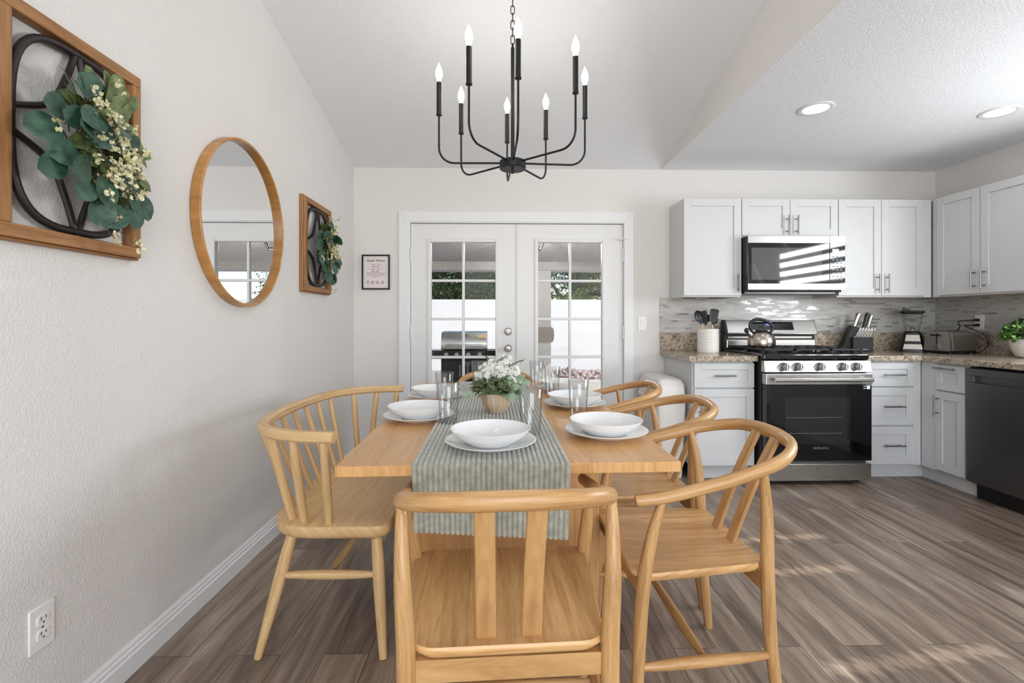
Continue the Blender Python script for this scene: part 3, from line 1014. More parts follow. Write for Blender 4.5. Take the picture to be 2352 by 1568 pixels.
for k, ang in enumerate((-122.5, -87.8, -41, 4, 57.9, 93.5, 138.8, 179)):
    a = math.radians(ang)
    ca, sa = math.cos(a), math.sin(a)
    P = lambda r, z: (CX + r * ca, CY + r * sa, z)
    path = [P(0.05, 1.876), P(RA - 0.07, 1.876)]
    path += [P(RA - 0.07 + 0.07 * math.sin(t), 1.876 + 0.07 * (1 - math.cos(t))) for t in [PI / 2 * q / 8 for q in range(1, 9)]]
    path += [P(RA, 2.105)]
    arm = MB().tube(path, 0.0048, 10).build('arm', M['black_metal'], ch)
    c = P(RA, 0)
    MB().lathe([(0.0001, 2.094), (0.0135, 2.094), (0.0135, 2.099), (0.0115, 2.101), (0.0115, 2.246), (0.0001, 2.247)], 18, (c[0], c[1], 0)).build('candle_sleeve', M['black_metal'], arm)
    MB().lathe([(0.0075, 2.247), (0.0085, 2.255), (0.0145, 2.272), (0.0165, 2.285), (0.0145, 2.3), (0.008, 2.318), (0.003, 2.33), (0.0001, 2.336)], 18, (c[0], c[1], 0)).build('bulb', M['bulb'], arm)
    lamp('candle_bulb_light', 'POINT', (c[0], c[1], 2.36), 0.55, (1.0, 0.95, 0.88), shadow_soft_size=0.012)

def downlight(label, x, y):
    o = thing('recessed_light', label, 'downlight', (x, y, CZ))
    MB().lathe([(0.096, CZ), (0.096, CZ - 0.004), (0.09, CZ - 0.007), (0.07, CZ - 0.004), (0.07, CZ)], 40, (x, y, 0)).build('trim_ring', M['trim'], o)
    MB().lathe([(0.0001, CZ - 0.0035), (0.07, CZ - 0.0035), (0.07, CZ - 0.001)], 40, (x, y, 0)).build('diffuser', M['can'], o)
    lamp('downlight_lamp', 'SPOT', (x, y, CZ - 0.02), 3.5, (1, 0.97, 0.93), aim=(0, 0, -1), spot_size=math.radians(140), spot_blend=0.8, shadow_soft_size=0.07)
downlight('lit recessed ceiling light nearer the dining side, above the stove', 1.885, 2.82)
downlight('lit recessed ceiling light at the right edge, above the dishwasher', 3.03, 2.84)

# ------------------------------------------------------------------ dining table, bench, chairs
TR = math.radians(1.5)
TZ = 0.755
TX, TY = 0.006, 2.205       # centre
tb = thing('dining_table', 'rectangular honey oak dining table with slab legs, set for a meal', 'dining table', (TX, TY, 0), TR)
MB().box(-0.482, 0.482, -0.875, 0.875, TZ - 0.03, TZ, grain=1).build('tabletop', M['table_wood'], tb, bevel=0.0025, world=False)
for y in (-0.47, 0.47):
    MB().box(-0.335, 0.335, y - 0.03, y + 0.03, 0.0, TZ - 0.03, grain=2).build('slab_leg', M['table_wood'], tb, bevel=0.003, world=False)
MB().box(-0.03, 0.03, -0.44, 0.44, 0.12, 0.26, grain=1).build('stretcher', M['table_wood'], tb, bevel=0.003, world=False)
MB().box(-0.04, 0.04, -0.7, 0.7, TZ - 0.075, TZ - 0.031, grain=1).build('under_rail', M['table_wood'], tb, bevel=0.003, world=False)

# corduroy runner: ribbed cloth over the table, hanging down at both ends
rn = MB()
NR = 30
RWd = 0.437
rx0 = -0.2265 + 0.005
cols = NR * 8 + 1
prof = []
for i in range(cols):
    t = i / (cols - 1)
    ph = (t * NR) % 1.0
    h = 0.0058 * max(0.0, math.sin(PI * ph)) ** 0.5
    prof.append((rx0 + RWd * t, h, t))
Y0 = -0.886
rows = []
def add_row(y, z, ny, nz, jag=False):
    rows.append((y, z, ny, nz, jag))
drop = 0.166
ye, rc = 0.8765, 0.0085
for k in range(9):
    t = k / 8
    add_row(-ye - rc, TZ - 0.008 - drop * (1 - t), -1, 0, k == 0)
for k in range(1, 6):
    a = PI / 2 * k / 5
    add_row(-ye - rc * math.cos(a), TZ - 0.008 + rc * math.sin(a), -math.cos(a), math.sin(a))
for k in range(1, 13):
    add_row(-ye + 2 * ye * k / 12, TZ + 0.0005, 0, 1)
for k in range(1, 6):
    a = PI / 2 * k / 5
    add_row(ye + rc * math.sin(a), TZ - 0.008 + rc * math.cos(a), math.sin(a), math.cos(a))
for k in range(1, 5):
    add_row(ye + rc, TZ - 0.008 - drop * k / 4, 1, 0, k == 4)
for side in (1, 0):
    base = len(rn.v)
    for (y, z, ny, nz, jag) in rows:
        for (x, h, t) in prof:
            hh = h * side + (0.0006 if side == 0 else 0.0012)
            zz = z
            if y < -0.882:
                f_ = (TZ - 0.008 - z) / drop
                zz = z - 0.028 * t * max(0, f_)          # hangs lower on the right
                x = x + 0.012 * (t - 0.5) * -max(0, f_)
            if jag: zz -= 0.005 * (h / 0.0058)
            rn.v.append((x, y + ny * hh, zz + nz * hh))
    nc = len(prof)
    for r_ in range(len(rows) - 1):
        for c in range(nc - 1):
            q = [base + r_ * nc + c, base + r_ * nc + c + 1, base + (r_ + 1) * nc + c + 1, base + (r_ + 1) * nc + c]
            if side == 0: q = q[::-1]
            rn.face(q, [(0, 0), (1, 0), (1, 1), (0, 1)])
ro = rn.build('table_runner', M['runner'], origin=(0, 0, 0))
ro.location = (TX - 0.042, TY, 0)
ro.rotation_euler = (0, 0, math.radians(0.9))
tag(ro, 'grey-green ribbed velvet runner down the middle of the table, hanging over the end', 'table runner')
TOP = TZ + 0.0071

# chair: low seat, one bent rail for back and arms, two back boards
def make_chair(name, label, lean=0.0, wid=1.0):
    c = thing(name, label, 'chair', (0, 0, 0), 0, 'bent-rail dining chairs around the table')
    w_ = M['oak']
    # seat: rounded trapezoid, slightly dished
    top = []
    xr, xf, yr, yf = 0.206, 0.243, -0.214, 0.216
    pts = []
    def corner(cx_, cy_, a0, r_):
        return [(cx_ + r_ * math.cos(a0 + PI / 2 * i / 6), cy_ + r_ * math.sin(a0 + PI / 2 * i / 6)) for i in range(7)]
    pts += corner(-xr + 0.05, yr + 0.05, PI, 0.05)
    pts += corner(xr - 0.05, yr + 0.05, 1.5 * PI, 0.05)
    pts += corner(xf - 0.045, yf - 0.045, 0, 0.045)
    pts += corner(-xf + 0.045, yf - 0.045, PI / 2, 0.045)
    s = MB()
    zt, th = 0.456, 0.026
    n = len(pts)
    rings = [(1.0, zt - th, 0.955), (1.0, zt - 0.012, 1.0), (1.0, zt - 0.004, 0.998), (1.0, zt, 0.985), (0, zt - 0.003, 0.8), (0, zt - 0.006, 0.5)]
    for (_, z, k) in rings:
        s.v += [(p[0] * k, p[1] * k, z) for p in pts]
    s.v.append((0, 0, zt - 0.007))
    for r_ in range(len(rings) - 1):
        for i in range(n):
            j = (i + 1) % n
            q = [r_ * n + i, r_ * n + j, (r_ + 1) * n + j, (r_ + 1) * n + i]
            s.face(q, [(s.v[k][0] + 3 if r_ > 2 else s.v[k][0] + s.v[k][2], s.v[k][1]) if r_ > 2 else (s.v[k][2] + s.v[k][1] * 0.3, s.v[k][0]) for k in q])
    b = (len(rings) - 1) * n
    for i in range(n):
        q = [b + i, b + (i + 1) % n, len(rings) * n]
        s.face(q, [(s.v[k][0] + 3, s.v[k][1]) for k in q])
    s.face(list(range(n))[::-1], [(s.v[k][0], s.v[k][1]) for k in range(n)][::-1])
    s.build('seat', M['seat_wood'], c, world=False)
    # rail
    half = [(0.252, 0.215, 0.662), (0.258, 0.13, 0.672), (0.256, 0.02, 0.694), (0.25, -0.09 - lean * 0.3, 0.722), (0.226, -0.2 - lean * 0.8, 0.755), (0.158, -0.272 - lean, 0.777), (0.08, -0.296 - lean, 0.785)]
    half = [(x * wid, y, z) for (x, y, z) in half]
    ctrl = [(-x, y, z) for (x, y, z) in half] + [(0, -0.300 - lean, 0.787)] + half[::-1]
    sp = smooth_path(ctrl, 6)
    nn = len(sp)
    rr = [0.0155 + 0.0005 * math.sin(PI * i / (nn - 1)) for i in range(nn)]
    rh = [0.0165 + 0.0055 * math.sin(PI * i / (nn - 1)) ** 2 for i in range(nn)]
    rr[0] = rr[-1] = 0.013
    rh[0] = rh[-1] = 0.014
    MB().tube(sp, rr, 14, ry=rh, up=(0, 0, 1)).build('top_rail', w_, c, world=False)
    for sx in (-1, 1):
        rl = smooth_path([(sx * 0.222, -0.24, 0.0), (sx * 0.212, -0.214, 0.22), (sx * 0.21, -0.204, 0.42), (sx * 0.219, -0.196, 0.6), (sx * 0.236 * wid, -0.165 - lean * 0.2, 0.742)], 5)
        k = len(rl)
        MB().tube(rl, [0.0145 + 0.006 * math.sin(PI * min(1, (i / (k - 1)) * 1.02)) ** 0.8 - 0.004 * (i / (k - 1)) ** 4 for i in range(k)], 12).build('leg', w_, c, world=False)
        fl = smooth_path([(sx * 0.25, 0.215, 0.0), (sx * 0.243, 0.203, 0.22), (sx * 0.24, 0.188, 0.42), (sx * 0.246, 0.165, 0.56), (sx * 0.256 * wid, 0.135, 0.668)], 5)
        MB().tube(fl, [0.0142 + 0.0062 * math.sin(PI * min(1, (i / (k - 1)) * 1.02)) ** 0.8 - 0.005 * (i / (k - 1)) ** 4 for i in range(k)], 12).build('leg', w_, c, world=False)
        sp_ = [Vector((sx * 0.048, -0.178, 0.448)), Vector((sx * 0.05, -0.228 - lean * 0.5, 0.62)), Vector((sx * 0.053, -0.288 - lean, 0.776))]
        MB().rect_tube(smooth_path(sp_, 5), 0.042, 0.013, up=(0, 1, 0.35), ch=0.2).build('back_board', w_, c, world=False)
        st = [Vector((sx * 0.214, -0.212, 0.2)).lerp(Vector((sx * 0.243, 0.202, 0.2)), i / 8) for i in range(9)]
        MB().tube(st, [0.009 + 0.0075 * math.sin(PI * i / 8) ** 0.7 for i in range(9)], 12).build('stretcher', w_, c, world=False)
    MB().rect_tube([(-0.205, -0.198, 0.402), (0.205, -0.198, 0.402)], 0.022, 0.05, ch=0.12).build('apron', w_, c, world=False)
    MB().rect_tube([(-0.235, 0.185, 0.402), (0.235, 0.185, 0.402)], 0.022, 0.045, ch=0.12).build('apron', w_, c, world=False)
    st = [Vector((-0.222, -0.005, 0.2)).lerp(Vector((0.222, -0.005, 0.2)), i / 8) for i in range(9)]
    MB().tube(st, [0.009 + 0.007 * math.sin(PI * i / 8) ** 0.7 for i in range(9)], 12).build('stretcher', w_, c, world=False)
    return c
ca = make_chair('dining_chair', 'bent-rail wooden chair with its back to us at the near end of the table', -0.035, 0.962)
ca.location = (0.009, 1.252, 0)
ca.scale = (1.055, 1.04, 1)
ca.rotation_euler = (0, 0, math.radians(2.8))
cb = make_chair('dining_chair', 'bent-rail wooden chair on the kitchen side, nearest us, in full side view', 0.045)
cb.location, cb.rotation_euler, cb.scale = (0.563, 1.557, 0), (0, 0, PI / 2 + math.radians(2)), (1, 0.95, 1)
dup(cb, (0.585, 2.125, 0), PI / 2, 'bent-rail wooden chair on the kitchen side, middle one of the three', (1, 0.95, 1))
dup(cb, (0.54, 2.685, 0), PI / 2 + math.radians(-2), 'bent-rail wooden chair on the kitchen side, furthest of three, in front of the bin', (1, 0.95, 1))
dup(cb, (-0.025, 3.02, 0), PI + math.radians(1), 'bent-rail wooden chair at the far end of the table facing us, before the doors', (1, 1, 1))

# spindle bench along the left wall
bx, by = -0.62, 2.11
bn = thing('spindle_bench', 'pale wooden spindle-back bench with wrap-around arms along the left wall', 'bench', (bx, by, 0))
hy = 0.465
seat_poly = rrect(-0.822, -0.385, by - hy, by + hy, (0.16, 0.045, 0.045, 0.16), 8)
sm = MB()
n = len(seat_poly)
cxs = -0.62
for (z, k) in ((0.388, 0.86), (0.400, 0.925), (0.412, 0.985), (0.424, 1.0), (0.441, 1.0), (0.449, 0.993), (0.452, 0.975), (0.4495, 0.8), (0.448, 0.4)):
    for p in seat_poly:
        d = Vector((p[0] - cxs, p[1] - by))
        L = d.length
        ins = (1 - k) * 0.4
        q = d * max(0.02, (1 - ins / max(L, 0.01) * 0.9)) if k > 0.85 else d * k
        sm.v.append((cxs + q.x, by + q.y, z))
sm.v.append((cxs, by, 0.448))
for r_ in range(8):
    for i in range(n):
        j = (i + 1) % n
        q = [r_ * n + i, r_ * n + j, (r_ + 1) * n + j, (r_ + 1) * n + i]
        sm.face(q, [(sm.v[k][0] + (0 if r_ > 4 else sm.v[k][2]), sm.v[k][1]) for k in q])
for i in range(n):
    q = [8 * n + i, 8 * n + (i + 1) % n, 9 * n]
    sm.face(q, [(sm.v[k][0], sm.v[k][1]) for k in q])
sm.face(list(range(n))[::-1], [(sm.v[k][0], sm.v[k][1]) for k in range(n)][::-1])
sm.build('seat', M['bench_wood'], bn)
rail_half = [(-0.538, -0.552), (-0.655, -0.535), (-0.772, -0.478), (-0.855, -0.365), (-0.893, -0.2)]
ctrl = [(x, by + y, 0.777) for (x, y) in rail_half] + [(-0.905, by, 0.777)] + [(x, by - y, 0.777) for (x, y) in rail_half[::-1]]
rail = smooth_path(ctrl, 8)
MB().rect_tube(rail, 0.036, 0.036, ch=0.22).build('top_rail', M['bench_wood'], bn)
sp = []
for sgn in (1, -1):
    for (b0, t0) in (((-0.738, -0.388), (-0.785, -0.465)), ((-0.685, -0.420), (-0.68, -0.530)), ((-0.595, -0.435), (-0.572, -0.548))):
        sp.append(((b0[0], by + sgn * b0[1]), (t0[0], by + sgn * t0[1]), 0.0145))
for i in range(7):
    t = -0.31 + 0.62 * i / 6
    xt = -0.862 - 0.043 * (1 - (t / 0.34) ** 2)
    sp.append(((-0.782, by + t * 0.9), (xt, by + t * 1.12), 0.0115))
for (b0, t0, r_) in sp:
    pts = [Vector((b0[0], b0[1], 0.443)).lerp(Vector((t0[0], t0[1], 0.763)), i / 6) for i in range(7)]
    MB().tube(pts, [r_ * (0.82 + 0.24 * math.sin(PI * (0.1 + 0.75 * (1 - i / 6)))) for i in range(7)], 10).build('spindle', M['bench_wood'], bn)
for sgn in (-1, 1):
    for (f_, t_) in (((-0.83, -0.452), (-0.735, -0.40)), ((-0.402, -0.462), (-0.44, -0.40))):
        pts = [Vector((f_[0], by - sgn * f_[1], 0.0)).lerp(Vector((t_[0], by - sgn * t_[1], 0.405)), i / 6) for i in range(7)]
        lg = MB().tube(pts, [0.0135, 0.016, 0.0185, 0.0205, 0.0215, 0.021, 0.0185], 12).build('leg', M['bench_wood'], bn)
    a, b = Vector((-0.768, by + sgn * 0.417, 0.265)), Vector((-0.428, by + sgn * 0.42, 0.265))
    MB().tube([a.lerp(b, i / 8) for i in range(9)], [0.0095 + 0.007 * math.sin(PI * i / 8) ** 0.7 for i in range(9)], 12).build('stretcher', M['bench_wood'], bn)
a, b = Vector((-0.598, by - 0.418, 0.265)), Vector((-0.598, by + 0.418, 0.265))
MB().tube([a.lerp(b, i / 8) for i in range(9)], [0.0095 + 0.008 * math.sin(PI * i / 8) ** 0.6 for i in range(9)], 12).build('stretcher', M['bench_wood'], bn)

# ------------------------------------------------------------------ tableware
def plate_mesh():
    p = [(0.0001, 0.004), (0.075, 0.004), (0.078, 0.0), (0.083, 0.0), (0.086, 0.005), (0.118, 0.0125), (0.140, 0.0205), (0.1425, 0.0235), (0.141, 0.0245), (0.138, 0.0235), (0.115, 0.0165), (0.086, 0.0092), (0.0001, 0.0085)]
    return MB().lathe(p, 64)
def bowl_mesh():
    p = [(0.0001, 0.003), (0.060, 0.003), (0.063, 0.0), (0.068, 0.0), (0.071, 0.004), (0.098, 0.020), (0.1155, 0.0335), (0.1232, 0.0455), (0.1252, 0.0485), (0.1235, 0.0495), (0.1212, 0.0475), (0.1125, 0.0345), (0.095, 0.0238), (0.069, 0.0095), (0.0001, 0.0075)]
    return MB().lathe(p, 64)
pm = plate_mesh().build('dinner_plate', M['china'], angle=60)
bm_ = bowl_mesh().build('pasta_bowl', M['china'], angle=60)
spots = [(-0.031, 1.498, TOP, 'at the near table end, on the runner'),
         (0.366, 1.655, TZ + 0.0008, 'on the right, nearest the table corner'),
         (0.343, 2.216, TZ + 0.0008, 'on the right, second from us, behind a tumbler'),
         (0.353, 2.70, TZ + 0.0008, 'on the right, furthest from us'),
         (-0.328, 1.942, TZ + 0.0008, 'on the bench side, nearer us'),
         (-0.330, 2.455, TZ + 0.0008, 'on the bench side, further from us')]
for i, (x, y, z, where) in enumerate(spots):
    p = pm if i == 0 else pm.copy()
    b = bm_ if i == 0 else bm_.copy()
    if i:
        col.objects.link(p)
        col.objects.link(b)
    p.location = (x, y, z)
    b.location = (x - 0.001, y - 0.002, z + 0.0093)
    tag(p, 'white dinner plate under a bowl ' + where, 'plate', 'white dinner plates on the table')
    tag(b, 'white coupe bowl stacked on a plate ' + where, 'bowl', 'white bowls on the plates')
    p.rotation_euler[2] = b.rotation_euler[2] = i * 0.7

def tumbler_mesh():
    h = 0.158
    p = [(0.0001, 0.0), (0.0315, 0.0), (0.0335, 0.003), (0.0425, h - 0.001), (0.0418, h), (0.0408, h - 0.001), (0.0318, 0.012), (0.0001, 0.010)]
    return MB().lathe(p, 48)
tm = tumbler_mesh().build('tumbler', M['tumbler'], angle=50)
for i, (x, y, z, where) in enumerate(((0.104, 1.655, TOP, 'beside the front bowl on the runner, biggest in view'),
                                    (-0.2, 1.842, TOP, 'beside the nearer bench-side bowl'),
                                    (-0.262, 2.235, TZ + 0.001, 'just behind the nearer bench-side tumbler'),
                                    (0.318, 1.955, TZ + 0.001, 'between the two nearest right-side bowls'),
                                    (0.268, 2.49, TZ + 0.001, 'left of the second right-side bowl'),
                                    (0.213, 2.835, TZ + 0.001, 'at the far right, before the right door'),
                                    (-0.128, 2.79, TOP, 'at the far end, left of the flower pot'))):
    t = tm if i == 0 else tm.copy()
    if i: col.objects.link(t)
    t.location = (x, y, z)
    tag(t, 'clear straight-sided tumbler ' + where, 'drinking glass', 'clear tumblers on the table')

# flower pot
fx, fy = -0.018, 2.045
fp = thing('flower_arrangement', 'white flowers and greenery in a small washed-wood pot on the runner', 'potted flowers', (fx, fy, TOP))
hexp = []
for (r_, z) in ((0.036, TOP), (0.040, TOP + 0.004), (0.0615, TOP + 0.045), (0.066, TOP + 0.082), (0.0635, TOP + 0.086), (0.058, TOP + 0.084), (0.054, TOP + 0.07)):
    hexp.append((r_, z))
MB().lathe(hexp, 24, (fx, fy, 0)).build('pot', M['pot_wood'], fp, angle=25)
MB().lathe([(0.0001, TOP + 0.078), (0.057, TOP + 0.076)][::-1], 20, (fx, fy, 0)).build('soil', M['soil'], fp)
rnd = random.Random(11)
gl_, pl_, wl, sg_, tw = MB(), MB(), MB(), MB(), MB()
zb = TOP + 0.075
for k in range(430):
    a = rnd.uniform(0, 2 * PI)
    el = rnd.uniform(-0.15, 1.2)
    rr = 0.035 + 0.062 * rnd.random() ** 0.6
    c = Vector((math.cos(a) * math.cos(el), math.sin(a) * math.cos(el), math.sin(el) * 0.72)) * rr + Vector((fx, fy, zb + 0.022))
    d = Vector((math.cos(a + rnd.uniform(-0.9, 0.9)), math.sin(a + rnd.uniform(-0.9, 0.9)), rnd.uniform(-0.5, 0.9)))
    gl_.leaf(c, d, (math.cos(a) * 0.6, math.sin(a) * 0.6, 0.9), rnd.uniform(0.026, 0.04), rnd.uniform(0.015, 0.023), 0.25, 5, 1)
    if k % 4 == 0: tw.tube([(fx, fy, zb), tuple(c)], 0.0011, 4)
for (px, py, pz, dx, dz, L) in ((0.07, -0.045, 0.045, 0.35, -0.9, 0.062), (0.06, -0.06, 0.035, 0.1, -0.8, 0.062), (0.085, -0.02, 0.055, 0.9, 0.1, 0.06), (0.075, -0.05, 0.06, 0.7, 0.5, 0.055), (0.07, -0.055, 0.045, -0.25, 0.6, 0.05), (0.09, -0.03, 0.03, 0.9, -0.3, 0.06), (0.055, -0.07, 0.04, 0.5, 0.1, 0.055), (-0.095, -0.03, 0.015, -0.9, -0.3, 0.05)):
    pl_.leaf((fx + px, fy + py, zb + pz), (dx, -0.35, dz), (0.2, -1, 0.4), L, L * 0.55, 0.1, 5)
for (cx_, cy_, cz_, r_) in ((0.028, -0.02, 0.105, 0.036), (-0.025, -0.005, 0.098, 0.036), (0.06, 0.0, 0.085, 0.034), (-0.055, 0.01, 0.085, 0.03), (0.005, 0.03, 0.105, 0.036), (0.07, -0.03, 0.068, 0.026), (0.035, 0.02, 0.14, 0.02)):
    for k in range(150):
        a, el = rnd.uniform(0, 2 * PI), rnd.uniform(-0.9, 1.5)
        n_ = Vector((math.cos(a) * math.cos(el), math.sin(a) * math.cos(el), math.sin(el)))
        p = Vector((fx + cx_, fy + cy_, zb + cz_)) + n_ * r_ * rnd.uniform(0.7, 1.05)
        wl.leaf(p, n_.orthogonal() + n_ * rnd.uniform(0, 0.8) + Vector((rnd.uniform(-1, 1), rnd.uniform(-1, 1), rnd.uniform(-1, 1))) * 0.6, n_, 0.024, 0.021, 0.15, 5, 1)
for k in range(60):
    p = Vector((fx + 0.022 + rnd.gauss(0, 0.016), fy - 0.075 + rnd.gauss(0, 0.008), zb + 0.062 + rnd.gauss(0, 0.015)))
    sg_.ball(tuple(p), 0.0032, 6, 4)
tw.tube(smooth_path([(fx + 0.03, fy, zb + 0.09), (fx + 0.06, fy - 0.03, zb + 0.128), (fx + 0.112, fy - 0.05, zb + 0.152)], 5), 0.0018, 5)
for k in range(26):
    t = k / 25
    c = Vector((fx + 0.045, fy - 0.015, zb + 0.112)).lerp(Vector((fx + 0.112, fy - 0.05, zb + 0.153)), t)
    gl_.leaf(tuple(c), (rnd.uniform(-1, 1), rnd.uniform(-1, 1), rnd.uniform(-0.3, 1)), (0, -1, 0.5), 0.010, 0.004, 0.1, 2)
tw.tube(smooth_path([(fx - 0.02, fy + 0.04, zb + 0.07), (fx - 0.035, fy + 0.05, zb + 0.13), (fx - 0.05, fy + 0.06, zb + 0.165), (fx - 0.02, fy + 0.06, zb + 0.135), (fx + 0.02, fy + 0.05, zb + 0.155)], 5), 0.0022, 5)
gl_.build('green_leaves', M['leaf_sage'], fp)
pl_.build('silver_leaves', M['leaf_pale'], fp)
wl.build('white_petals', M['petal'], fp)
sg_.build('seed_cluster', M['leaf_green'], fp)
tw.build('stems', M['stem'], fp)

# ------------------------------------------------------------------ kitchen cabinets
def shaker(mb, a0, a1, z0, z1, plane, face, th=0.02, stile=0.057, facing='y'):
    """shaker panel: a = coordinate along the wall; face = coordinate of the front, running back by th"""
    rec = 0.008
    def bx(a, b, c, d, f0, f1):
        if facing == 'y': mb.box(a, b, f0, f1, c, d)
        else: mb.box(f0, f1, a, b, c, d)
    f0, f1 = face, face + th
    st = stile
    bx(a0, a0 + st, z0, z1, f0, f1)
    bx(a1 - st, a1, z0, z1, f0, f1)
    bx(a0 + st, a1 - st, z0, z0 + st, f0, f1)
    bx(a0 + st, a1 - st, z1 - st, z1, f0, f1)
    bx(a0 + st, a1 - st, z0 + st, z1 - st, f0 + rec, f1)
    return mb
def bar_handle(c, L, axis, out, parent, r=0.0058):
    """bar pull centred at c (on the face), length L along axis, standing off along out"""
    c, o = Vector(c), Vector(out)
    ax = Vector(axis)
    h = MB()
    h.tube([c + o * 0.032 - ax * L / 2, c + o * 0.032 + ax * L / 2], r, 12)
    for s_ in (-1, 1):
        h.tube([c + ax * s_ * L * 0.32, c + ax * s_ * L * 0.32 + o * 0.032], r * 0.85, 10)
    return h.build('handle', M['handle'], parent)
NY = (0, -1, 0)
UF = 3.68          # front of the doors of the wall cabinets
# left wall cabinet, one door
def wall_cab(name, label, x0, x1, z0, z1, doors, handles, filler=0.0):
    c = thing(name, label, 'cabinet', ((x0 + x1) / 2, BY, z0), 0, 'white wall cabinets')
    b = MB()
    t = 0.018
    b.box(x0, x0 + t, UF + 0.021, BY - 0.001, z0 - 0.012, z1).box(x1 - t, x1, UF + 0.021, BY - 0.001, z0 - 0.012, z1)
    b.box(x0 + t, x1 - t, UF + 0.021, BY - 0.001, z1 - t, z1)
    b.box(x0 + t, x1 - t, UF + 0.021, UF + 0.04, z0 - 0.012, z1 - t)
    if filler: b.box(x1 - filler + 0.001, x1, UF + 0.008, UF + 0.021, z0 - 0.012, z1)
    b.build('carcass', M['cab'], c, smooth=False)
    MB().box(x0 + t, x1 - t, UF + 0.04, BY - 0.002, z0, z0 + 0.012).build('bottom_panel', M['cab_raw'], c, smooth=False)
    for (a, d), (hx, hz) in zip(doors, handles):
        dr = shaker(MB(), a, d, z0, z1, None, UF).build('door', M['cab'], c, bevel=0.0015, smooth=False)
        bar_handle((hx, UF, hz), 0.148, (0, 0, 1), NY, dr)
    return c
wall_cab('wall_cabinet', 'white single-door shaker wall cabinet left of the microwave', 1.42, 1.872, 1.347, 2.099, [(1.421, 1.871)], [(1.843, 1.443)])
wall_cab('wall_cabinet', 'short white two-door wall cabinet above the microwave', 1.876, 2.636, 1.811, 2.099, [(1.877, 2.2535), (2.257, 2.635)], [(2.229, 1.893), (2.302, 1.893)])
wall_cab('wall_cabinet', 'tall white two-door wall cabinet right of the microwave', 2.64, 3.384, 1.347, 2.099, [(2.641, 2.979), (2.983, 3.318)], [(2.944, 1.442), (3.02, 1.442)], 0.063)
# wall cabinet on the right-hand wall
RF = 3.388
c = thing('wall_cabinet', 'white two-door wall cabinet on the right wall above the toaster', 'cabinet', (RX, 3.3, 1.347), 0, 'white wall cabinets')
b = MB()
b.box(RF + 0.021, RX - 0.001, 2.93, BY - 0.001, 2.08, 2.099).box(RF + 0.021, RX - 0.001, 2.93, 2.948, 1.335, 2.08).box(RF + 0.021, RF + 0.04, 2.948, BY - 0.001, 1.335, 2.08)
b.box(RF + 0.006, RF + 0.021, 3.648, UF, 1.335, 2.099)
b.build('carcass', M['cab'], c, smooth=False)
MB().box(RF + 0.041, RX - 0.002, 2.948, BY - 0.3, 1.347, 1.36).build('bottom_panel', M['cab_raw'], c, smooth=False)
for (a, d, hy) in ((3.312, 3.645, 3.343), (2.931, 3.306, 3.272)):
    dr = shaker(MB(), a, d, 1.347, 2.099, None, RF, facing='x').build('door', M['cab'], c, bevel=0.0015, smooth=False)
    bar_handle((RF, hy, 1.447), 0.148, (0, 0, 1), (-1, 0, 0), dr)

BF = 3.39          # front of the base doors
def base_cab(label, x0, x1, fronts, filler=None):
    c = thing('base_cabinet', label, 'cabinet', ((x0 + x1) / 2, BY, 0), 0, 'white base cabinets')
    b = MB()
    b.box(x0, x1, BF + 0.021, BY - 0.001, 0.105, 0.86)
    if filler: b.box(filler[0], filler[1], BF + 0.012, BF + 0.03, 0.105, 0.86)
    b.build('carcass', M['cab'], c, smooth=False)
    MB().box(x0 + 0.002, filler[2] if filler else x1, BF + 0.085, BF + 0.10, 0.0, 0.105).build('toe_kick', M['cab'], c, smooth=False)
    for (kind, a, d, z0, z1, h) in fronts:
        st = 0.045 if z1 - z0 < 0.2 else 0.057
        dr = shaker(MB(), a, d, z0, z1, None, BF, stile=st).build(kind, M['cab'], c, bevel=0.0015, smooth=False)
        if kind == 'drawer': bar_handle(((a + d) / 2 if h is None else h, BF + 0.008, (z0 + z1) / 2), 0.152, (1, 0, 0), NY, dr)
        else: bar_handle((h, BF, z1 - 0.115), 0.148, (0, 0, 1), NY, dr)
    return c
base_cab('white base cabinet left of the stove with one drawer over a door', 1.372, 1.818,
         [('drawer', 1.384, 1.817, 0.672, 0.846, None), ('door', 1.384, 1.817, 0.115, 0.662, 1.42)])
base_cab('white base cabinet of three drawers right of the stove', 2.612, 3.045,
         [('drawer', 2.62, 2.985, 0.678, 0.846, 2.83), ('drawer', 2.62, 2.985, 0.398, 0.668, 2.83), ('drawer', 2.62, 2.985, 0.116, 0.388, 2.83)], (2.987, 3.045, 3.135))
XF = 3.045
c = thing('base_cabinet', 'narrow white base cabinet on the right run between corner and dishwasher', 'cabinet', (3.4, 3.2, 0), 0, 'white base cabinets')
b = MB().box(XF + 0.021, RX - 0.001, 3.06, BF + 0.02, 0.105, 0.86)
b.box(XF + 0.004, XF + 0.03, 3.292, BF + 0.012, 0.105, 0.86)
b.build('carcass', M['cab'], c, smooth=False)
MB().box(3.12, 3.135, 3.056, BF + 0.085, 0, 0.105).build('toe_kick', M['cab'], c, smooth=False)
dr = shaker(MB(), 3.072, 3.289, 0.672, 0.846, None, XF, stile=0.05, facing='x').build('drawer', M['cab'], c, bevel=0.0015, smooth=False)
bar_handle((XF, 3.195, 0.822), 0.152, (0, 1, 0), (-1, 0, 0), dr)
dr = shaker(MB(), 3.072, 3.289, 0.115, 0.662, None, XF, stile=0.055, facing='x').build('door', M['cab'], c, bevel=0.0015, smooth=False)
bar_handle((XF, 3.262, 0.56), 0.152, (0, 0, 1), (-1, 0, 0), dr)

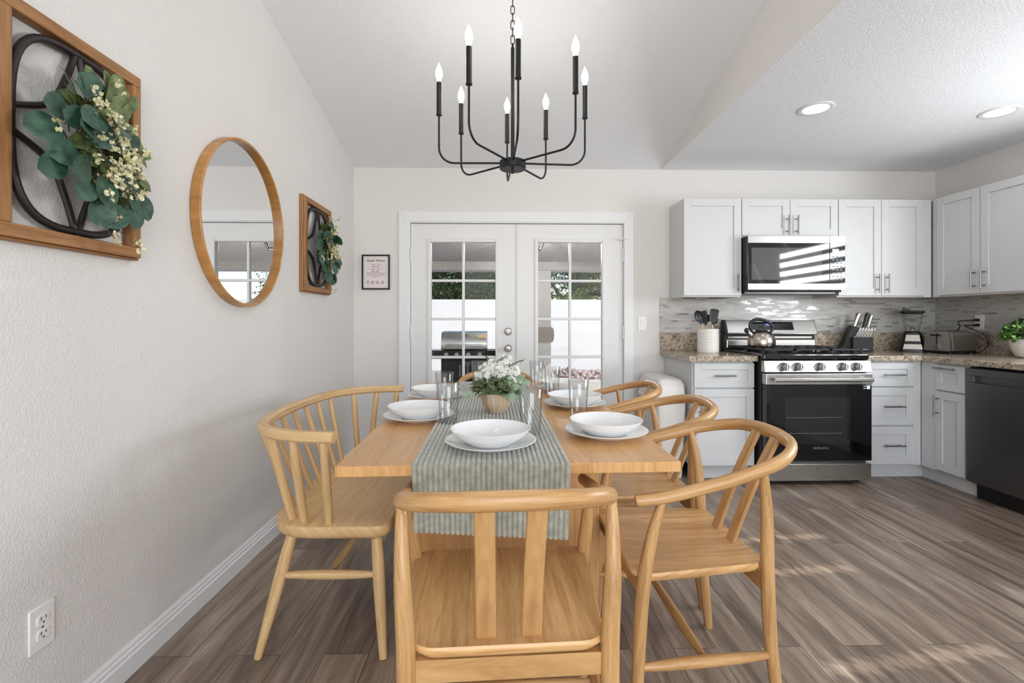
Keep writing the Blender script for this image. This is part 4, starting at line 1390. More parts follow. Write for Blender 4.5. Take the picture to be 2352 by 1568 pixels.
# dishwasher
dw = thing('dishwasher', 'black stainless dishwasher at the right edge under the granite top', 'dishwasher', (3.35, 2.75, 0))
MB().box(XF + 0.02, RX - 0.02, 2.45, 3.052, 0.1, 0.85).build('body', M['black_matte'], dw, smooth=False)
d = MB()
hz0, hz1 = 0.755, 0.80
d.box(XF - 0.012, XF + 0.02, 2.452, 3.05, 0.112, hz0).box(XF - 0.012, XF + 0.02, 2.452, 3.05, hz1, 0.845)
d.box(XF - 0.012, XF + 0.02, 2.452, 2.50, hz0, hz1).box(XF - 0.012, XF + 0.02, 3.0, 3.05, hz0, hz1)
dd = d.build('door', M['dark_steel'], dw, smooth=False, bevel=0.003)
MB().box(XF + 0.014, XF + 0.02, 2.5, 3.0, hz0, hz1).build('handle_pocket', M['dark_steel'], dd, smooth=False)
MB().box(XF + 0.06, XF + 0.075, 2.452, 3.05, 0.0, 0.11).build('toe_kick', M['black'], dw, smooth=False)

# granite tops
CT0, CT1 = 0.862, 0.90
g = thing('countertop', 'short granite countertop left of the stove with splash strip', 'countertop', (1.58, BY, CT0), 0, 'granite countertops')
MB().prism(rrect(1.338, 1.83, 3.362, BY - 0.001, (0.012, 0.003, 0.001, 0.001), 3), CT0, CT1).build('slab', M['granite'], g, smooth=False, bevel=0.006)
MB().box(1.338, 1.835, BY - 0.022, BY - 0.001, CT1, 1.048).build('splash_strip', M['granite'], g, smooth=False, bevel=0.002)
g = thing('countertop', 'long granite L-shaped countertop from the stove round the right corner', 'countertop', (3.2, BY, CT0), 0, 'granite countertops')
XE = 3.016
MB().prism([(2.602, BY - 0.001), (2.602, 3.362), (XE - 0.03, 3.362), (XE - 0.008, 3.354), (XE, 3.332), (XE, 1.2), (RX - 0.001, 1.2), (RX - 0.001, BY - 0.001)], CT0, CT1).build('slab', M['granite'], g, smooth=False, bevel=0.006)
MB().box(2.598, RX - 0.023, BY - 0.022, BY - 0.001, CT1, 1.048).build('splash_strip', M['granite'], g, smooth=False, bevel=0.002)
MB().box(RX - 0.022, RX - 0.001, 1.2, BY - 0.001, CT1, 1.048).build('splash_strip', M['granite'], g, smooth=False, bevel=0.002)
# cabinets under the rest of the right run, beyond the frame
tag(MB().box(XF + 0.02, RX - 0.001, 1.2, 2.448, 0.0, CT0 - 0.002).build('base_cabinet', M['cab'], smooth=False, origin=(3.38, 1.8, 0)), 'white base cabinet beyond the dishwasher, under the sink window', 'cabinet', 'white base cabinets')

# mosaic backsplash
tl = MB()
b = len(tl.v)
def tile_sheet(name, label, pts, uvw):
    m = MB()
    (x0, x1, y0, y1, z0, z1) = pts
    m.box(x0, x1, y0, y1, z0, z1)
    m.uv = []
    for f in m.f:
        m.uv.append([((m.v[i][0] if uvw == 'x' else m.v[i][1] + 0.31), m.v[i][2]) for i in f])
    o = m.build(name, M['mosaic'], smooth=False, origin=((x0 + x1) / 2, (y0 + y1) / 2, z0))
    return tag(o, label, 'backsplash', 'mosaic tile backsplash')
tile_sheet('tile_backsplash', 'silvery mosaic strip-tile backsplash behind the stove', (1.338, RX - 0.009, BY - 0.009, BY - 0.0005, 1.049, 1.346), 'x')
tile_sheet('tile_backsplash', 'dim mosaic strip-tile backsplash on the right wall behind the potted greenery', (RX - 0.009, RX - 0.0005, 2.56, BY - 0.0006, 1.049, 1.336), 'y')

# ------------------------------------------------------------------ stove
SX0, SX1, SY = 1.838, 2.596, 3.29
st = thing('gas_range', 'stainless steel gas range with black oven glass and five knobs', 'stove', ((SX0 + SX1) / 2, 3.62, 0))
MB().box(SX0, SX1, SY + 0.055, 3.955, 0.05, 0.895).build('body', M['black_matte'], st, smooth=False, bevel=0.003)
for (x, y) in ((SX0 + 0.05, SY + 0.09), (SX1 - 0.05, SY + 0.09), (SX0 + 0.05, 3.9), (SX1 - 0.05, 3.9)):
    MB().lathe([(0.02, 0), (0.02, 0.052)], 14, (x, y, 0)).build('foot', M['black'], st)
MB().box(SX0 + 0.004, SX1 - 0.001, SY + 0.003, SY + 0.05, 0.033, 0.152).build('bottom_drawer', M['steel'], st, smooth=False, bevel=0.003)
MB().box(SX0 + 0.01, SX1 - 0.03, SY + 0.02, SY + 0.05, 0.153, 0.168).build('drawer_lip', M['dark_steel'], st, smooth=False)
od = MB().box(SX0 + 0.008, SX1, SY, SY + 0.05, 0.172, 0.704).build('oven_door', M['black_gloss'], st, smooth=False, bevel=0.003)
ow = MB().box(SX0 + 0.14, SX1 - 0.155, SY - 0.001, SY + 0.001, 0.29, 0.618).build('oven_window', M['oven_glass'], od, smooth=False)
rk = MB()
for z in (0.365, 0.475):
    rk.box(SX0 + 0.15, SX1 - 0.21, SY - 0.0016, SY - 0.001, z, z + 0.0022)
rk.build('oven_rack', M['grey_print'], od, smooth=False)
MB().box(SX0 + 0.006, SX1 + 0.002, SY - 0.006, SY + 0.05, 0.705, 0.783).build('door_top_band', M['steel'], od, smooth=False, bevel=0.004)
h = MB()
h.rect_tube([(SX0 + 0.045, SY - 0.052, 0.745), (SX1 - 0.03, SY - 0.052, 0.745)], 0.022, 0.03, ch=0.3)
for x in (SX0 + 0.075, SX1 - 0.06):
    h.box(x - 0.012, x + 0.012, SY - 0.05, SY - 0.004, 0.735, 0.755)
h.build('door_handle', M['steel'], od, bevel=0.002)
text('logo_text', 'SAMSUNG', 0.0235, (2.232, SY - 0.0012, 0.262), ST, M['grey_print'], od, depth=0.0003, spacing=1.05)
lb = MB()
lb.box(2.535, 2.556, SY - 0.001, SY - 0.0004, 0.690, 0.6935).box(2.535, 2.554, SY - 0.001, SY - 0.0004, 0.676, 0.680)
lb.box(2.559, 2.583, SY - 0.001, SY - 0.0004, 0.673, 0.697)
lb.build('sticker', M['white_print'], od, smooth=False)
cp = MB().prism([(SY - 0.004, 0.791), (SY + 0.05, 0.791), (SY + 0.05, 0.872), (SY + 0.012, 0.872)], SX0, SX1 + 0.001, axis=0).build('control_panel', M['steel_bright'], st, smooth=False, bevel=0.004)
for x in (1.972, 2.069, 2.226, 2.387, 2.485):
    yk = SY + 0.004
    k = MB().lathe([(0.030, 0.0), (0.0295, 0.004), (0.026, 0.006), (0.0258, 0.03), (0.023, 0.034), (0.0001, 0.0345)], 28, (x, yk, 0.831), axis=1)
    ko = k.build('knob', M['handle'], st)
    MB().box(x - 0.002, x + 0.0105, yk - 0.046, yk - 0.03, 0.831 - 0.0245, 0.831 + 0.0245).build('knob_grip', M['steel_bright'], ko, smooth=False, bevel=0.003)
MB().box(SX0, SX1, SY + 0.02, 3.945, 0.874, 0.92).build('cooktop', M['enamel'], st, smooth=False, bevel=0.012, seg=3)
# burners and three grates
for (x, y, r_) in ((2.0, 3.5, 0.045), (2.0, 3.76, 0.04), (2.217, 3.63, 0.05), (2.44, 3.5, 0.05), (2.44, 3.76, 0.04)):
    MB().lathe([(r_ * 1.15, 0.920), (r_, 0.931), (r_ * 0.8, 0.932), (r_ * 0.8, 0.938), (0.0001, 0.94)], 24, (x, y, 0)).build('burner', M['iron'], st)
for (xa, xb) in ((SX0 + 0.02, 2.085), (2.091, 2.345), (2.351, SX1 - 0.02)):
    gm = MB()
    ya, yb = SY + 0.06, 3.86
    zg0, zg1 = 0.938, 0.951
    for x in (xa, xb - 0.012):
        gm.box(x, x + 0.012, ya, yb, zg0, zg1)
    for y in (ya, (ya + yb) / 2 - 0.006, yb - 0.012):
        gm.box(xa, xb, y, y + 0.012, zg0, zg1)
    for y in (3.5, 3.76):
        for dx in (-0.06, 0.06):
            gm.box((xa + xb) / 2 + dx * 0.6 - 0.005, (xa + xb) / 2 + dx * 0.6 + 0.005, y - 0.12, y + 0.1, zg0, zg1)
        gm.box(xa, xb, y - 0.005, y + 0.005, zg0, zg1)
    for x in (xa + 0.006, xb - 0.006):
        for y in (ya + 0.01, yb - 0.01, (ya + yb) / 2):
            gm.box(x - 0.006, x + 0.006, y - 0.008, y + 0.008, 0.919, zg0)
    gm.build('grate', M['iron'], st, smooth=False, bevel=0.003)
# back guard
bg = MB().box(SX0, SX1, 3.90, 3.956, 0.895, 1.045)
bg.prism([(3.955, 1.04), (3.862, 1.04), (3.868, 1.052), (3.905, 1.158), (3.955, 1.158)], SX0, SX0 + 0.016, axis=0).prism([(3.955, 1.04), (3.862, 1.04), (3.868, 1.052), (3.905, 1.158), (3.955, 1.158)], SX1 - 0.002, SX1 + 0.001, axis=0)
bgo = bg.build('back_guard', M['black_matte'], st, smooth=False, bevel=0.003)
MB().prism([(3.95, 1.038), (3.866, 1.038), (3.864, 1.052), (3.904, 1.156), (3.95, 1.156)], SX0 + 0.016, SX1 - 0.002, axis=0).build('guard_face', M['steel_bright'], bgo, smooth=False, bevel=0.003)
n_ = Vector((0, -0.104, 0.040)).normalized()
def on_guard(x, s_):    # point on the sloped face, s_ 0..1 upward
    return (x, 3.8635 + 0.04 * s_ - 0.0012, 1.052 + 0.104 * s_)
dp = MB()
q = [on_guard(2.05, 0.22), on_guard(2.405, 0.22), on_guard(2.405, 0.84), on_guard(2.05, 0.84)]
dp.v += q + [(p[0], p[1] + 0.003, p[2]) for p in q]
for f_ in ((0, 1, 2, 3), (7, 6, 5, 4), (0, 4, 5, 1), (1, 5, 6, 2), (2, 6, 7, 3), (3, 7, 4, 0)):
    dp.face(list(f_), [(0, 0), (1, 0), (1, 1), (0, 1)])
dpo = dp.build('display', M['black_gloss'], bgo, smooth=False)
text('clock_text', '1:06', 0.027, on_guard(2.195, 0.63)[:1] + (on_guard(0, 0.63)[1] - 0.001, on_guard(0, 0.63)[2]), (PI / 2 - 0.365, 0, 0), M['clock'], bgo)
MB().box(SX0 + 0.016, SX1 - 0.004, 3.884, 3.9, 0.925, 0.996).build('guard_base', M['steel'], bgo, smooth=False, bevel=0.006)
MB().box(SX0 + 0.03, SX1 - 0.03, 3.892, 3.9, 1.006, 1.022).build('vent_slot', M['chrome'], bgo, smooth=False)

# ------------------------------------------------------------------ microwave
mx0, mx1, my = 1.878, 2.634, 3.60
mw = thing('microwave', 'stainless over-the-range microwave under the short cabinet', 'microwave', ((mx0 + mx1) / 2, 3.8, 1.365))
MB().box(mx0, mx1, my + 0.04, BY - 0.002, 1.372, 1.797).build('body', M['black_matte'], mw, smooth=False, bevel=0.003)
MB().box(mx0 + 0.012, mx1 - 0.03, my + 0.07, BY - 0.04, 1.362, 1.372).build('vent_grille', M['dark_steel'], mw, smooth=False)
md = MB().box(mx0 + 0.004, 2.512, my, my + 0.038, 1.386, 1.797).build('door', M['black_gloss'], mw, smooth=False, bevel=0.002)
MB().box(mx0 + 0.004, 2.512, my - 0.004, my + 0.002, 1.742, 1.797).build('top_band', M['steel_bright'], md, smooth=False, bevel=0.002)
MB().box(mx0 + 0.002, 2.512, my - 0.004, my + 0.002, 1.386, 1.434).build('bottom_band', M['steel_bright'], md, smooth=False, bevel=0.002)
MB().box(mx0 + 0.03, 2.452, my - 0.001, my + 0.001, 1.462, 1.706).build('window', M['mw_glass'], md, smooth=False)
h = MB()
hp = smooth_path([(2.057, my - 0.004, 1.434), (2.053, my - 0.034, 1.48), (2.051, my - 0.038, 1.588), (2.053, my - 0.034, 1.70), (2.057, my - 0.004, 1.742)], 6)
pn = MB().box(2.514, mx1, my, my + 0.038, 1.386, 1.797).build('control_panel', M['black_gloss'], mw, smooth=False, bevel=0.002)
MB().box(2.514, mx1, my - 0.004, my + 0.002, 1.742, 1.797).build('top_band', M['steel_bright'], pn, smooth=False, bevel=0.002)
MB().box(2.514, mx1, my - 0.004, my + 0.002, 1.386, 1.434).build('bottom_band', M['steel_bright'], pn, smooth=False, bevel=0.002)
MB().box(2.533, 2.583, my - 0.001, my + 0.001, 1.672, 1.698).build('display', M['lcd'], pn, smooth=False)
bt = MB()
for r_ in range(8):
    for k in range(3):
        bt.box(2.532 + k * 0.03, 2.552 + k * 0.03, my - 0.0006, my + 0.001, 1.46 + r_ * 0.025, 1.468 + r_ * 0.025)
bt.build('keypad', M['grey_print'], pn, smooth=False)

# ------------------------------------------------------------------ things on the counters
CTZ = CT1 + 0.0005
ckx, cky = 1.634, 3.74
cr = thing('utensil_crock', 'white ribbed ceramic utensil crock left of the stove', 'crock', (ckx, cky, CTZ))
pr = [(0.0001, CTZ), (0.077, CTZ), (0.079, CTZ + 0.003)]
for i in range(15):
    z = CTZ + 0.006 + i * 0.0118
    pr += [(0.0785, z), (0.0808, z + 0.003), (0.0808, z + 0.0085), (0.0785, z + 0.0115)]
pr += [(0.0805, CTZ + 0.186), (0.076, CTZ + 0.187), (0.074, CTZ + 0.18), (0.074, CTZ + 0.012), (0.0001, CTZ + 0.01)]
MB().lathe(pr, 48, (ckx, cky, 0)).build('crock_body', M['ceramic'], cr)
def utensil(name, label, cat, base, top, head, hp_):
    o = thing(name, label, cat, base, 0, 'utensils in the white crock')
    b_, t_2 = Vector(base), Vector(top)
    ax = (t_2 - b_).normalized()
    MB().tube([b_, b_ + (t_2 - b_) * 0.5, t_2], [0.0062, 0.0062, 0.0055], 10).build('handle', M['bamboo'], o)
    m = MB()
    sd = Vector((1, 0, 0)) - ax * ax.x
    sd.normalize()
    nr = ax.cross(sd)
    m.tube([t_2 - ax * 0.006, t_2 + ax * 0.014], 0.0068, 10)
    w_, L = hp_
    n = 14
    outl = []
    for i in range(28):
        a = 2 * PI * i / 28
        e = 1.0 if head == 'spoon' else 0.45
        cx_, sx_ = math.cos(a), math.sin(a)
        outl.append((w_ / 2 * math.copysign(abs(cx_) ** e, cx_) * (1 + (0.18 * sx_ if head != 'spoon' else 0)), L / 2 * math.copysign(abs(sx_) ** e, sx_)))
    c0 = t_2 + ax * (0.008 + L / 2)
    bb = len(m.v)
    for (k, dpt, off) in ((1.0, 0.0, 0.0025), (0.8, 0.006, 0.0025), (0.4, 0.010, 0.0025), (1.0, 0.0, -0.0025), (0.8, 0.006, -0.0025), (0.4, 0.010, -0.0025)):
        dd_ = dpt if head == 'spoon' else dpt * 0.2
        m.v += [tuple(c0 + sd * p[0] * k + ax * p[1] * k + nr * (dd_ - off)) for p in outl]
    N = 28
    for r0, r1 in ((0, 1), (1, 2), (4, 3), (5, 4), (3, 0)):
        for i in range(N):
            j = (i + 1) % N
            m.face([bb + r0 * N + i, bb + r0 * N + j, bb + r1 * N + j, bb + r1 * N + i], [(0, 0)] * 4)
    m.face([bb + 2 * N + i for i in range(N)], [(0, 0)] * N)
    m.face([bb + 5 * N + i for i in range(N)][::-1], [(0, 0)] * N)
    m.build('head', M['silicone'], o)
    return o
kz = CTZ + 0.02
utensil('serving_spoon', 'black serving spoon leaning left in the white crock', 'utensil', (ckx + 0.02, cky, kz), (ckx - 0.058, cky - 0.01, 1.13), 'spoon', (0.066, 0.098))
utensil('spatula', 'black spatula leaning left behind the spoon in the crock', 'utensil', (ckx + 0.025, cky + 0.01, kz), (ckx - 0.012, cky + 0.012, 1.118), 'flat', (0.055, 0.105))
utensil('ladle', 'short black round ladle in the middle of the crock', 'utensil', (ckx - 0.01, cky + 0.03, kz), (ckx + 0.006, cky + 0.04, 1.13), 'spoon', (0.06, 0.065))
utensil('slotted_turner', 'black square-headed turner, tallest in the crock', 'utensil', (ckx - 0.005, cky - 0.02, kz), (ckx + 0.024, cky - 0.03, 1.128), 'flat', (0.068, 0.108))
utensil('pasta_server', 'small black utensil leaning right in the crock', 'utensil', (ckx - 0.02, cky, kz), (ckx + 0.054, cky + 0.02, 1.118), 'spoon', (0.046, 0.06))

kx, ky, kzz = 1.995, 3.62, 0.9515
kt = thing('kettle', 'brushed steel stovetop kettle with black handle on the left burner', 'kettle', (kx, ky, kzz))
MB().lathe([(0.0001, kzz), (0.086, kzz), (0.094, kzz + 0.006), (0.0985, kzz + 0.03), (0.096, kzz + 0.058), (0.085, kzz + 0.088), (0.066, kzz + 0.110), (0.045, kzz + 0.121), (0.042, kzz + 0.123)], 48, (kx, ky, 0)).build('body', M['steel_vert'], kt)
ld = MB().lathe([(0.044, kzz + 0.122), (0.04, kzz + 0.127), (0.0001, kzz + 0.13)], 32, (kx, ky, 0)).build('lid', M['black'], kt)
MB().tube(smooth_path([(kx - 0.024, ky, kzz + 0.127), (kx - 0.02, ky, kzz + 0.146), (kx, ky, kzz + 0.152), (kx + 0.02, ky, kzz + 0.146), (kx + 0.024, ky, kzz + 0.127)], 5), 0.005, 8).build('lid_grip', M['black'], ld)
MB().tube([(kx - 0.075, ky, kzz + 0.085), (kx - 0.098, ky, kzz + 0.108), (kx - 0.112, ky, kzz + 0.122)], [0.021, 0.017, 0.0155], 16).build('spout', M['steel_vert'], kt)
MB().tube([(kx - 0.105, ky, kzz + 0.116), (kx - 0.122, ky, kzz + 0.128), (kx - 0.129, ky, kzz + 0.122)], [0.0175, 0.018, 0.008], 12).tube([(kx - 0.112, ky, kzz + 0.13), (kx - 0.092, ky, kzz + 0.145)], 0.006, 8).build('spout_cap', M['black'], kt)
hd = smooth_path([(kx - 0.068, ky, kzz + 0.112), (kx - 0.088, ky, kzz + 0.15), (kx - 0.082, ky, kzz + 0.186), (kx - 0.045, ky, kzz + 0.208), (kx, ky, kzz + 0.208), (kx + 0.05, ky, kzz + 0.19), (kx + 0.083, ky, kzz + 0.16), (kx + 0.084, ky, kzz + 0.132), (kx + 0.069, ky, kzz + 0.108)], 6)
n = len(hd)
MB().tube(hd, [0.009 + 0.003 * math.sin(PI * i / (n - 1)) for i in range(n)], 12).build('handle', M['black'], kt)

# knife block with its knives
before_kb = set(D.objects)
kb = thing('knife_block', 'black two-tier knife block right of the stove', 'knife block', (2.91, 3.80, CTZ))
MB().prism([(2.766, CTZ), (2.846, CTZ), (2.902, 1.092), (2.846, 1.112)][::1], 3.79, 3.92, axis=1).build('tall_block', M['black_matte'], kb, smooth=False, bevel=0.004)
sb = MB().box(2.842, 2.978, 3.745, 3.85, CTZ, 1.018).build('front_block', M['black_matte'], kb, smooth=False, bevel=0.004)
lg = MB()
for i in range(9):
    lg.box(2.888 + i * 0.0062, 2.8925 + i * 0.0062, 3.7442, 3.7449, 0.921, 0.9245 + (0.002 if i in (0, 4) else 0))
lg.build('maker_mark', M['white_print'], sb, smooth=False)
def knife(label, base, top, r, mat_, grp, wide=(1, 0, 0)):
    k = thing('kitchen_knife', label, 'knife', base, 0, grp)
    b_, t_2 = Vector(base), Vector(top)
    ax = (t_2 - b_).normalized()
    pts = [b_, b_.lerp(t_2, 0.3), b_.lerp(t_2, 0.6), b_.lerp(t_2, 0.88), t_2, t_2 + ax * 0.004]
    MB().tube(pts, [r * 0.85, r * 0.95, r, r * 1.1, r * 0.85, r * 0.3], 12, ry=[r * 1.2, r * 1.3, r * 1.4, r * 1.6, r * 1.2, r * 0.4], up=wide).build('handle', mat_, k)
    MB().rect_tube([b_ - ax * 0.045, b_ + ax * 0.002], 0.003, 0.014, up=(1, 0, 0)).build('blade', M['steel'], k)
    return k
big = 'large knives in the tall block'
knife('large steel-handled knife, leftmost in the tall knife block', (2.872, 3.84, 1.098), (2.906, 3.845, 1.212), 0.0115, M['steel'], big)
knife('black-sided large knife in the middle of the tall knife block', (2.938, 3.86, 1.075), (2.972, 3.865, 1.212), 0.011, M['silicone'], big)
knife('slim steel paring knife behind the steak knives', (2.962, 3.855, 1.06), (2.995, 3.858, 1.197), 0.008, M['steel'], big)
MB().prism([(2.905, CTZ), (2.97, CTZ), (2.985, 1.072), (2.925, 1.076)], 3.852, 3.92, axis=1).build('middle_block', M['black_matte'], kb, smooth=False, bevel=0.004)
words = ['leftmost', 'second from left', 'third from left', 'fourth from left', 'fifth from left', 'rightmost']
k0 = None
for i in range(6):
    bx_ = 2.868 + i * 0.0195
    lb_ = 'steak knife with steel handle in the front block, ' + words[i] + ' of six'
    if k0 is None:
        k0 = knife(lb_, (bx_, 3.79, 1.0185), (bx_ + 0.036, 3.80, 1.094), 0.0092, M['steel_bright'], 'steak knives in the front block', (0, 1, 0))
    else:
        dup(k0, (bx_, 3.79, 1.0185), None, lb_)

def turn(objs, pivot, a):
    for o in objs:
        if o.parent is None:
            d = o.location - Vector(pivot)
            o.location = Vector(pivot) + Vector((d.x * math.cos(a) - d.y * math.sin(a), d.x * math.sin(a) + d.y * math.cos(a), d.z))
            o.rotation_euler[2] += a
turn([o for o in D.objects if o not in before_kb], (2.91, 3.80, CTZ), math.radians(-24))

# blender
bx_, by_ = 3.33, 3.80
bl_ = thing('blender', 'black and steel blender with empty glass jar in the corner', 'blender', (bx_, by_, CTZ))
def sq_loft(levels, n=8):
    m = MB()
    for (hw, z, rad) in levels:
        m.v += [(bx_ + p[0], by_ + p[1], z) for p in rrect(-hw, hw, -hw, hw, rad, n)]
    N = 4 * (n + 1)
    for l in range(len(levels) - 1):
        for i in range(N):
            j = (i + 1) % N
            m.face([l * N + i, l * N + j, (l + 1) * N + j, (l + 1) * N + i], [(i * 0.01, l), (i * 0.01 + 0.01, l), (i * 0.01 + 0.01, l + 1), (i * 0.01, l + 1)])
    m.face(list(range(N))[::-1], [(0, 0)] * N)
    m.face([(len(levels) - 1) * N + i for i in range(N)], [(0, 0)] * N)
    return m
sq_loft([(0.085, CTZ, 0.03), (0.086, CTZ + 0.018, 0.03), (0.08, CTZ + 0.04, 0.03), (0.062, CTZ + 0.14, 0.03), (0.055, CTZ + 0.158, 0.03), (0.046, CTZ + 0.165, 0.03)]).build('motor_base', M['black'], bl_)
yf = lambda z: by_ - 0.0865 + 0.0125 * 0 + (z - CTZ - 0.018) * 0.19
for (z0, z1, a0, a1, mt, nm) in ((0.022, 0.064, 0.063, 0.054, 'steel', 'lower_band'), (0.066, 0.083, 0.054, 0.051, 'black', 'button_row'), (0.085, 0.138, 0.05, 0.042, 'steel', 'upper_band')):
    m = MB()
    za, zb_ = CTZ + z0, CTZ + z1
    pts = [(bx_ - a0, yf(za) - 0.002, za), (bx_ + a0, yf(za) - 0.002, za), (bx_ + a1, yf(zb_) - 0.002, zb_), (bx_ - a1, yf(zb_) - 0.002, zb_)]
    m.v += pts + [(p[0], p[1] + 0.012, p[2]) for p in pts]
    for f_ in ((0, 1, 2, 3), (7, 6, 5, 4), (0, 4, 5, 1), (1, 5, 6, 2), (2, 6, 7, 3), (3, 7, 4, 0)):
        m.face(list(f_), [(0, 0), (0.1, 0), (0.1, 0.1), (0, 0.1)])
    m.build(nm, M['steel_vert'] if mt == 'steel' else M['black_gloss'], bl_, smooth=False, bevel=0.002)
jz = CTZ + 0.166
jar = []
for (hw, z, rd) in ((0.042, jz, 0.025), (0.046, jz + 0.012, 0.025), (0.066, jz + 0.13, 0.02), (0.069, jz + 0.145, 0.02)):
    jar.append((hw, z, rd))
sq_loft(jar).build('glass_jar', M['jar'], bl_)
sq_loft([(0.067, jz + 0.138, 0.02), (0.072, jz + 0.146, 0.02), (0.074, jz + 0.16, 0.02), (0.07, jz + 0.165, 0.02)]).box(bx_ - 0.092, bx_ + 0.084, by_ - 0.018, by_ + 0.018, jz + 0.148, jz + 0.16).prism([(bx_ - 0.058, jz + 0.163), (bx_ - 0.01, jz + 0.163), (bx_ - 0.012, jz + 0.178), (bx_ - 0.06, jz + 0.196)], by_ - 0.022, by_ + 0.022, axis=1).build('lid', M['black'], bl_, bevel=0.002)
MB().lathe([(0.016, jz + 0.004), (0.014, jz + 0.018), (0.004, jz + 0.03), (0.0001, jz + 0.031)], 12, (bx_, by_, 0)).build('blade_hub', M['chrome'], bl_)
MB().tube(smooth_path([(bx_ + 0.075, by_ + 0.03, CTZ + 0.03), (bx_ + 0.1, by_ + 0.02, CTZ + 0.045), (bx_ + 0.14, by_ + 0.08, CTZ + 0.06)], 6), 0.0035, 8).build('power_cord', M['black'], bl_)

bl_.rotation_euler = (0, 0, math.radians(-38))

# toaster
ta = math.radians(14)
to = thing('toaster', 'stainless two-slice toaster in the corner before the wall socket', 'toaster', (3.462, 3.615, CTZ), ta)
tw_, tl_, th_ = 0.092, 0.135, 0.172
secp = [(-tw_ + 0.004, 0.022), (-tw_, 0.04), (-tw_ + 0.008, th_ - 0.04)] + [(-tw_ + 0.008 + 0.035 * (1 - math.cos(a)), th_ - 0.035 + 0.033 * math.sin(a)) for a in [PI / 2 * i / 6 for i in range(7)]]
secp = secp + [(-p[0], p[1]) for p in secp[::-1]]
def slab_x(xa, xb, k=1.0, mt='steel', nm='shell'):
    m = MB().prism([(p[0] * k, p[1] if p[1] < 0.05 else 0.05 + (p[1] - 0.05) * (0.5 + 0.5 * k)) for p in secp][::-1], xa, xb, axis=0)
    return m.build(nm, M[mt], to, world=False, smooth=True, angle=35)
slab_x(-tl_ + 0.03, tl_, 1.0, 'toaster_steel', 'shell')
slab_x(-tl_, -tl_ + 0.03, 0.985, 'toaster_steel', 'control_end')
MB().box(-tl_ - 0.001, tl_ + 0.002, -tw_ - 0.001, tw_ + 0.001, 0.008, 0.024).build('base', M['black'], to, world=False, smooth=False, bevel=0.004)
for (x, y) in ((-0.11, -0.07), (0.11, -0.07), (-0.11, 0.07), (0.11, 0.07)):
    MB().lathe([(0.012, 0), (0.012, 0.009)], 12, (x, y, 0)).build('foot', M['black'], to, world=False)
MB().box(-tl_ + 0.04, tl_ - 0.03, -0.05, -0.015, th_ - 0.004, th_ + 0.0005).box(-tl_ + 0.04, tl_ - 0.03, 0.015, 0.05, th_ - 0.004, th_ + 0.0005).build('bread_slot', M['black'], to, world=False, smooth=False)
MB().box(-tl_ - 0.0012, -tl_ + 0.001, -0.004, 0.004, 0.06, 0.155).build('lever_track', M['black'], to, world=False, smooth=False)
MB().box(-tl_ - 0.022, -tl_ - 0.001, -0.032, 0.032, 0.135, 0.146).build('lever', M['black'], to, world=False, smooth=False, bevel=0.003)
MB().lathe([(0.019, 0.0), (0.018, 0.012), (0.0001, 0.013)], 20, (-tl_ - 0.013, 0, 0.05), axis=0).build('browning_dial', M['chrome'], to, world=False)
# cord from toaster to the socket
wo = outlet('wall_outlet', 'white outlet on the tiled right wall behind the toaster with two plugs', 3.61, 1.137, RX - 0.009, -1)
oy = 3.61
def cord(label, z, path):
    pc = thing('power_cord', label, 'cord', (RX - 0.02, oy, z))
    MB().tube([(RX - 0.0178, oy, z), (RX - 0.035, oy + 0.003, z), (RX - 0.062, oy + 0.008, z - 0.003)], [0.0115, 0.011, 0.005], 10).build('plug', M['black'], pc)
    MB().tube(smooth_path([(RX - 0.06, oy + 0.008, z - 0.003)] + path, 8), 0.0036, 8).build('cable', M['black'], pc)
cord('black toaster power cord looping down from the lower socket', 1.1175, [(RX - 0.1, 3.64, 1.112), (RX - 0.1, 3.59, 1.09), (RX - 0.075, 3.525, 1.05), (RX - 0.06, 3.50, 1.0), (RX - 0.06, 3.515, 0.945), (RX - 0.075, 3.56, 0.908), (RX - 0.1, 3.61, 0.905), (RX - 0.13, 3.63, 0.907)])
cord('black blender power cord bending back from the upper socket', 1.1565, [(RX - 0.1, 3.65, 1.152), (RX - 0.118, 3.675, 1.14), (RX - 0.1, 3.68, 1.115), (RX - 0.085, 3.70, 1.09), (RX - 0.06, 3.76, 1.05), (RX - 0.05, 3.82, 0.96), (RX - 0.07, 3.86, 0.906)])

# potted greenery at the right edge
px, py = 3.572, 3.13
pg = thing('potted_greenery', 'bushy fresh green plant in a white honeycomb pot at the right edge', 'potted plant', (px, py, CTZ))
m = MB()
prf = [(0.0001, 0.0), (0.07, 0.0), (0.085, 0.012), (0.105, 0.05), (0.117, 0.09), (0.119, 0.125), (0.113, 0.128), (0.108, 0.115)]
sg = 72
lev = []
for i in range(25):
    t = i / 24
    z = 0.012 + t * 0.112
    r_ = 0.086 + 0.034 * math.sin(min(1, t * 1.05) * PI / 2)
    lev.append((r_, z))
for j, (r_, z) in enumerate(lev):
    for k in range(sg):
        a = 2 * PI * k / sg
        bump_ = 0.0022 * (math.cos(a * 24 + (PI if (j // 3) % 2 else 0)) * math.sin(j / 3 * PI) ** 2)
        m.v.append((px + (r_ + bump_) * math.cos(a), py + (r_ + bump_) * math.sin(a), CTZ + z))
for j in range(len(lev) - 1):
    for k in range(sg):
        q = (k + 1) % sg
        m.face([j * sg + k, j * sg + q, (j + 1) * sg + q, (j + 1) * sg + k], [(0, 0)] * 4)
m.lathe([(0.0001, CTZ), (0.07, CTZ), (0.086, CTZ + 0.012)], sg, (px, py, 0))
m.lathe([(0.12, CTZ + 0.124), (0.118, CTZ + 0.128), (0.112, CTZ + 0.126), (0.108, CTZ + 0.11), (0.0001, CTZ + 0.108)], sg, (px, py, 0))
